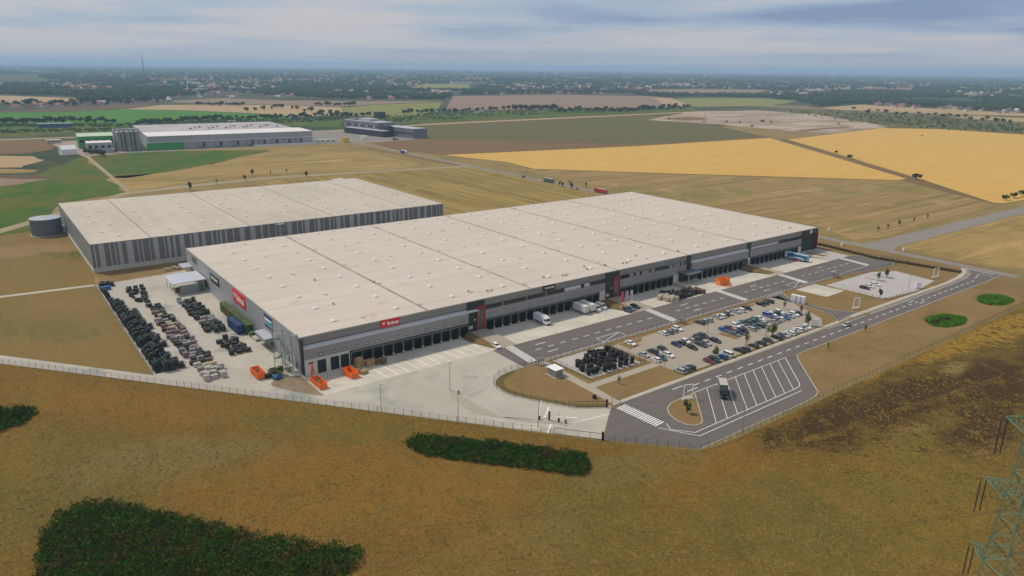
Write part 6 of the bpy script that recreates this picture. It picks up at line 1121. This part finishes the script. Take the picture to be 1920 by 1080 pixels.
bld('side_building', 'small white roofed cube left of the silos', 'building', 46, 748, -.08, 26, 26, 11, K_FW, K_FR, 4); bld('green_building', 'green building with a pale roof behind the white cube', 'building', 52, 815, -.08, 40, 50, 14, K_FG, mat('pale_green_roof', (.42, .52, .36), .6, .1, .05), 5); bld('storage_tent', 'white tent hall in the brown yard left of the factory', 'tent', 12.5, 735, .2, 15, 12, 6, K_WHITE, K_WHITE, 0, True); bld('site_cabin', 'cream site cabin at the rear corner of the brown yard', 'cabin', 12, 880, 0, 16, 7, 4, MATS['goods_cream'], K_FR, 3); bld('bus_depot', 'low blue hall beside the far road at left', 'building', *at2(104, 239), -.1, 46, 12, 6, mat('depot_blue', (.03, .10, .22), .5, .1, .1), mat('depot_roof', (.30, .40, .48), .5, .1, .1), 6)
sheet('factory_yard', [(20, 900), (8, 860), (24, 700), (66, 722), (80, 733), (60, 900)], .03, mat('yard_brown', (.30, .215, .18), .9, .2, .03, fine=(.1, .15))); sheet('factory_yard', [(60, 718), (300, 700), (420, 690), (420, 900), (300, 900), (297, 735), (60, 738)], .026, K_ASPH2)
of = thing('office_block', 'long grey stepped office block with dark lower storeys beyond the fields', 'office building', (430, 787, 0), .16 * 1.0); K_OF = mat('office_grey', (.15, .15, .19), .6, .1, .1)
part('wall', -12, 18, -10, 84, 0, 18, K_OF, of); part('roof', -11.5, 17.5, -9.5, 83.5, 18, 18.3, mat('office_roof', (.40, .40, .43), .6, .08, .05), of); part('wing', -4, 20, -84, -10.2, 0, 13.5, K_OF, of); part('wing_roof', -3.5, 19.5, -83.5, -10.4, 13.5, 13.8, MATS['office_roof'], of); part('dark_podium', -26, -12.1, -40, 60, 0, 8.5, mat('office_dark', (.018, .022, .035), .5, .1, .1), of); part('podium_roof', -25.8, -12.3, -39.8, 59.8, 8.5, 8.8, MATS['office_roof'], of); part('dark_tower', -14, -4.2, -34, -12, 0, 15, MATS['office_dark'], of); part('roof_plant', -6, 10, 20, 50, 18.3, 22, MATS['office_roof'], of); part('roof_plant', -4, 6, 60, 80, 18.3, 21, K_OF, of)
for i in range(14): part('window', -12.12, -12.02, -6 + i * 6.3, -2.5 + i * 6.3, 10.5, 13.5, mat('office_window', (.35, .37, .42), .3, .1, 1) if i % 3 == 1 else K_GLASS, of)
for i in range(10): part('window', -4.12, -4.02, -82 + i * 7, -78 + i * 7, 5, 8, K_GLASS, of)
sheet('office_yard', [(370, 860), (372, 690), (400, 640), (450, 690), (420, 880)], .03, K_ASPH2)
bld('black_hall', 'black cube building behind the office block', 'building', *at2(712, 222), 0, 20, 12, 12, MATS['office_dark'], MATS['office_dark'], 0)
tk2 = lorry(408, 700, .6, 13, K_BLACK, MATS['goods_cream'], 'cream tanker lorry parked in front of the office block', roofm=MATS['goods_cream']); bld('site_hut', 'small white hut in front of the office block', 'hut', 376, 735, .3, 9, 5, 4, K_WHITE, K_WHITE); o = bld('fuel_tank', 'yellow tank beside the road near the factory', 'tank', 334, 705, .1, 9, 6, 6, KY, KY); bld('long_tent', 'row of white trailers parked right of the factory', 'trailers', 309, 714, -.1, 28, 4, 4, K_FR, K_FR, 4)
for i in range(3): tag(obj('turbine_blade', MB().bar((0, 0, 1.0), (24, 0, .8), 1.0, 6, .3).mesh('turbine_blade', K_WHITE), None, (112 + 28 * i, 352 + i * 3, 0), .1), 'long white blade lying on the grass behind the striped hall, %s of three' % ['left', 'middle', 'right'][i], 'blade', 'white blades behind the hall')
bld('white_tent', 'white and yellow dome tent just behind the striped hall', 'tent', 170, 356, .1, 9, 8, 5, K_WHITE, K_WHITE, 0, True)
# building site: rows of concrete columns, two cranes
CM = MB(); CM.box(-.4, .4, -.4, .4, 0, 9); CM.box(-.8, .8, -.8, .8, 0, .4); CM = CM.mesh('concrete_column', mat('column_concrete', (.62, .58, .50), .8, .1, .5))
a, b, c, d = [Vector(at2(*q)) for q in ((1322, 229), (1523, 229), (1478, 214.5), (1335, 219))]
for i in range(24):
    for j in range(4):
        if j in (1, 2) and i % 3: continue
        p = a.lerp(b, i / 23).lerp(d.lerp(c, i / 23), j / 3); obj_ = tag(obj('concrete_column', CM, None, (p.x, p.y, .3)), 'pale concrete column on the bare soil of the distant building site', 'column', 'columns of the building site')
for (px, py), (dx, dz), m, lb in (((1321, 228.5), (0, 26), KY, 'yellow mobile crane with vertical mast at the left end of the building site'), ((1430, 229), (13, 17), K_POST, 'dark mobile crane with leaning jib on the building site')):
    q = at2(px, py); r = thing('mobile_crane', lb, 'crane', (q[0], q[1], .3), 0, 'cranes on the building site'); mb = MB(); mb.box(-6, 6, -1.5, 1.5, .5, 2.4); mb.box(-5, 0, -1.4, 1.4, 2.4, 4); obj('carrier', mb.mesh('carrier', m), r); mb = MB(); mb.bar((0, 0, 3), (dx * 1.0, -dx * .6, 3 + dz), .45, 4, .25); obj('jib', mb.mesh('jib', m if m is not KY else K_RED), r); mb = MB(); [mb.cyl((x, y, 0), .6, .4, 10, axis='y') for x in (-4.5, -2, 2, 4.5) for y in (-1.6, 1.2)]; obj('wheels', mb.mesh('wheels', K_RUBBER), r)
for i, (px, py) in enumerate(((1362, 229), (1387, 231), (1446, 230), (1410, 238), (1572, 233), (1254, 224))):
    q = at2(px, py); r = thing('excavator', 'small dark excavator on the distant building site, %s from the left' % ['second', 'third', 'fifth', 'fourth', 'sixth', 'first'][i], 'excavator', (q[0], q[1], .3), i, 'excavators on the building site'); mb = MB(); mb.box(-2, 2, -1.3, 1.3, .9, 2.6); mb.box(-.5, 1.2, -1.2, 0, 2.6, 3.6); obj('body', mb.mesh('body', K_G6), r); mb = MB(); mb.box(-2.2, 2.2, -1.6, -1, 0, .9); mb.box(-2.2, 2.2, 1, 1.6, 0, .9); obj('tracks', mb.mesh('tracks', K_BLACK), r); mb = MB(); mb.bar((2, .3, 2), (5, .3, 4.5), .3); mb.bar((5, .3, 4.5), (6.5, .3, 1.2), .25); obj('boom', mb.mesh('boom', K_ORANGE2), r)
# village houses and the town beyond
HW = [mat('house_wall_' + n, c, .8, .06, .1) for n, c in (('white', (.54, .52, .49)), ('cream', (.44, .38, .30)), ('pink', (.40, .30, .26)))]; HR = [mat('house_roof_' + n, c, .8, .12, .2) for n, c in (('red', (.24, .085, .06)), ('brown', (.13, .08, .065)), ('grey', (.15, .15, .16)), ('pale', (.46, .45, .45)))]
HM = []
for i, (w_, d_, h_) in enumerate(((11, 9, 5.5), (14, 10, 6), (18, 10, 6.5), (10, 8, 4))):
    a = MB().box(-w_ / 2, w_ / 2, -d_ / 2, d_ / 2, 0, h_); b = MB(); b.prism([(-d_ / 2 - .4, h_ - .2), (0, h_ + d_ * .42), (d_ / 2 + .4, h_ - .2)], -w_ / 2 - .4, w_ / 2 + .4, 'x'); c = MB()
    for s in (-1, 1): [c.box(lerp(-w_ / 2, w_ / 2, (k + .3) / 4), lerp(-w_ / 2, w_ / 2, (k + .6) / 4), s * (d_ / 2 + .02) - .04, s * (d_ / 2 + .02) + .04, 1.2 + q * 2.4, 2.5 + q * 2.4) for k in range(4) for q in range(2 if h_ > 5 else 1)]
    cm = c.mesh('window', K_GLASS); HM.append([[a.mesh('wall', m) for m in HW], [b.mesh('roof', m) for m in HR], cm])
rd = random.Random(31); RW = ['red', 'brown', 'grey', 'pale']; WW_ = ['white', 'cream', 'pinkish']
def house(px, py, where, g):
    q = at2(px, py); i = rd.randrange(4); wi, ri = rd.choices(range(3), (5, 3, 2))[0], rd.choices(range(4), (5, 3, 2, 2))[0]; r = thing('house', '%s house with a %s roof among the trees %s' % (WW_[wi], RW[ri], where), 'house', (q[0], q[1], 0), rd.uniform(0, 3.1), '%s %s houses %s' % (WW_[wi], RW[ri], g)); obj('wall', HM[i][0][wi], r); obj('roof', HM[i][1][ri], r); obj('window', HM[i][2], r)
for x0, x1, y0, y1, n, w_, g in ((20, 320, 192, 202, 38, 'of the village at the left edge', 'in the left village'), (330, 640, 172, 186, 62, 'of the village left of centre', 'left of centre'), (640, 835, 177, 187, 44, 'left of the furrowed field', 'by the furrowed field'), (860, 1160, 172, 177.5, 44, 'above the furrowed field', 'above the furrowed field'), (1640, 1910, 195, 211, 56, 'of the village at the right edge', 'in the right village')):
    for k in range(n):
        px, py = rd.uniform(x0, x1), rd.uniform(y0, y1)
        if x0 == 20: py = 206 - px * .045 + rd.uniform(-4, 1)
        if x0 == 1640: py = 197 + (px - 1640) * .052 + rd.uniform(-5, 4)
        house(px, py, w_, g)
OPEN = [[(-100, 178), (0, 179), (143, 184), (140, 193), (60, 193.5), (-100, 190)], [(770, 164), (800, 157), (880, 158), (880, 165), (840, 170), (785, 169)], [(1215, 177), (1215, 168), (1300, 167), (1440, 169), (1430, 179), (1320, 179)], [(1420, 160), (1560, 161), (1730, 166), (1710, 169), (1540, 164)]]
LOW = [(-80, 176), (140, 181), (150, 191), (300, 189), (312, 183), (420, 173), (560, 182), (640, 186), (832, 187), (850, 178), (1050, 175.5), (1180, 176), (1215, 180), (1255, 183), (1300, 181), (1440, 184), (1500, 190), (1540, 200), (1600, 195), (1700, 198), (1800, 205), (1920, 211), (2050, 220)]
def lowline(px):
    for (a, b), (c, d) in zip(LOW[:-1], LOW[1:]):
        if a <= px <= c: return lerp(b, d, (px - a) / (c - a))
    return 190
def hor(px): return 118.5 + 24.5 * px / 1920
rd = random.Random(44); trees_mb = MB(); town = [MB(), MB(), MB()]
k = 0
ICO = [(0, 0, 1), (.894, 0, .447), (.276, .851, .447), (-.724, .526, .447), (-.724, -.526, .447), (.276, -.851, .447), (.95, 0, -.5), (.29, .9, -.5), (-.77, .56, -.5), (-.77, -.56, -.5), (.29, -.9, -.5)]
ICF = [(0, 1, 2), (0, 2, 3), (0, 3, 4), (0, 4, 5), (0, 5, 1)] + [f for i in range(5) for f in ((i + 1, i + 6, (i + 1) % 5 + 1), ((i + 1) % 5 + 1, i + 6, (i + 1) % 5 + 6))]
while k < 24000:
    px = rd.uniform(-60, 1980); lo = lowline(px); hi = hor(px) + 3.2; py = lerp(hi, lo, rd.random() ** .9)
    if any(inside((px, py), o) for o in OPEN): continue
    q = at2(px, py); D = math.hypot(q[0] - CAM.x, q[1] - CAM.y); f = mnoise.noise(Vector((q[0] / 420, q[1] / 420, 5))) + .5 * mnoise.noise(Vector((q[0] / 130, q[1] / 130, 2)))
    if f < (-.45 if py > lo - 8 else -.08 if D < 4200 else .05 if D < 9000 else -.12): k += .25; continue
    k += 1; R_ = rd.uniform(4, 7.5) * max(1, D / 2600); H_ = rd.uniform(4.5, 8) * min(1.6, max(1, D / 3500)); t = rd.uniform(0, 6)
    ct, st2 = math.cos(t), math.sin(t)
    trees_mb.add([(q[0] + R_ * (ct * v[0] - st2 * v[1]) * (w_ := rd.uniform(.75, 1.25)), q[1] + R_ * (st2 * v[0] + ct * v[1]) * w_, H_ * (1.0 + v[2] * rd.uniform(.8, 1.15))) for v in ICO], ICF)
tag(obj('distant_woodland', trees_mb.mesh('distant_woodland', mat('woodland_leaves', (.034, .066, .026), .9, .3, .012, col2=(.016, .038, .018), fine=(.12, .45), spec=.1))), kind='stuff')
k = 0
while k < 1900:
    px = rd.uniform(0, 1930); b = hor(px); py = b + rd.uniform(6, 52); cx = mnoise.noise(Vector((px / 160, py / 16, 1)))
    if py > lowline(px) - 3 or any(inside((px, py), o) for o in OPEN): continue
    if cx < (-.05 if 350 < px < 1300 else .12): k += .2; continue
    k += 1; q = at2(px, py); D = math.hypot(q[0] - CAM.x, q[1] - CAM.y); big = rd.random() < .10; w_, d_, h_ = (rd.uniform(30, 90), rd.uniform(15, 30), rd.uniform(7, 16)) if big else (rd.uniform(9, 22), rd.uniform(8, 12), rd.uniform(6, 14)); t = rd.uniform(0, 3.1); ct, st2 = math.cos(t), math.sin(t); m_ = town[rd.choices(range(3), (5, 4, 3))[0]]
    vs = [(q[0] + ct * x - st2 * y, q[1] + st2 * x + ct * y, z) for z, s in ((0, 1), (h_, 1)) for x, y in ((-w_ / 2, -d_ / 2), (w_ / 2, -d_ / 2), (w_ / 2, d_ / 2), (-w_ / 2, d_ / 2))]
    rz_ = [(q[0] + ct * x, q[1] + st2 * x, h_ + (0 if big else d_ * .4)) for x in (-w_ / 2, w_ / 2)]
    m_.add(vs + rz_, [(0, 1, 5, 4), (1, 2, 6, 5), (2, 3, 7, 6), (3, 0, 4, 7), (4, 5, 9, 8), (6, 7, 8, 9), (5, 6, 9), (7, 4, 8)])
for m_, c in zip(town, (mat('town_wall', (.36, .345, .33), .8, .2, .02), HR[0], HW[2])): tag(obj('distant_town', m_.mesh('distant_town', c)), kind='stuff')
bld('white_hall', 'long white hall beyond the yellow field in the distance', 'building', *at2(865, 157), -.3, 130, 40, 11, HW[0], HW[0], 0)
def far_mast(px, pyb, h, r, m, name, label):
    q = at2(px, pyb); o = thing(name, label, 'mast', (q[0], q[1], 0)); mb = MB(); mb.cyl((0, 0, 0), r, h * .75, 8, r * .7); obj('shaft', mb.mesh('shaft', m), o); mb = MB(); mb.cyl((0, 0, h * .75), r * .6, h * .25, 6, r * .3); obj('tip', mb.mesh('tip', m), o)
far_mast(272, 152, 158, 2.6, mat('mast_grey', (.12, .13, .16), .6, .1, .1), 'radio_mast', 'tall slim radio mast on the horizon at left'); far_mast(353, 176, 78, 1.5, K_WHITE, 'chimney', 'slim white chimney in the village left of centre'); far_mast(1060, 150, 70, 1.8, HW[0], 'chimney', 'pale chimney in the distant town right of centre'); far_mast(1516, 168, 55, 1.6, HW[0], 'chimney', 'pale chimney in the distance at right')
for i, (px, py) in enumerate(((268, 236), (435, 230), (515, 222), (550, 222), (902, 211), (822, 210), (893, 213), (1313, 202), (1332, 201), (1408, 199))): q = at2(px, py); bld('roadside_van', 'pale lorry on the far road seen between the trees, %s from the left' % ORD[i], 'lorry', q[0], q[1], .1, 14, 3, 3.6, MATS['house_wall_white'], MATS['house_wall_white'])
# scrub bushes on the open strips
rd = random.Random(17); mb = MB()
for (poly, n, s0, s1) in (([(640, 238), (800, 226), (1000, 215), (1300, 204), (1300, 201), (1000, 206), (790, 214), (640, 222)], 520, 1.2, 2.8), ([(0, 238), (300, 238), (560, 230), (640, 226), (640, 221), (400, 226), (170, 235), (0, 233)], 520, 1.5, 3.4), ([(0, 250), (200, 246), (300, 240), (0, 244)], 160, 1.2, 2.4), ([(1440, 206), (1560, 206), (1780, 219), (1960, 240), (1960, 252), (1750, 243), (1540, 222)], 330, .9, 2.6), ([(1560, 212), (1780, 222), (1940, 244), (1940, 250), (1700, 236)], 260, 1.0, 3.2)):
    xs, ys = [p[0] for p in poly], [p[1] for p in poly]; k = 0
    while k < n:
        p = (rd.uniform(min(xs), max(xs)), rd.uniform(min(ys), max(ys)))
        if not inside(p, poly): continue
        k += 1; q = at2(*p); r_ = rd.uniform(s0, s1); t = rd.uniform(0, 6); mb.add([(q[0] + r_ * v[0] * rd.uniform(.8, 1.2), q[1] + r_ * v[1] * rd.uniform(.8, 1.2), r_ * .75 * (.9 + v[2])) for v in ICO], ICF)
tag(obj('scrub', mb.mesh('scrub', mat('scrub_leaves', (.062, .105, .022), .9, .3, .05, col2=(.032, .066, .016), fine=(.5, .4), spec=.1))), kind='stuff')

# ---------------------------------------------------------------- the air
mb = MB(); mb.box(-45000, 45000, -4000, 45000, -4, 172); hz = bpy.data.materials.new('haze_air'); hz.use_nodes = True; t = hz.node_tree; t.nodes.clear(); o_ = t.nodes.new('ShaderNodeOutputMaterial'); v_ = t.nodes.new('ShaderNodeVolumePrincipled'); v_.inputs['Color'].default_value = (.50, .73, 1.0, 1); v_.inputs['Density'].default_value = 0.000095; v_.inputs['Anisotropy'].default_value = .1; t.links.new(v_.outputs[0], o_.inputs['Volume'])
tag(obj('haze', mb.mesh('haze', hz)), kind='stuff')
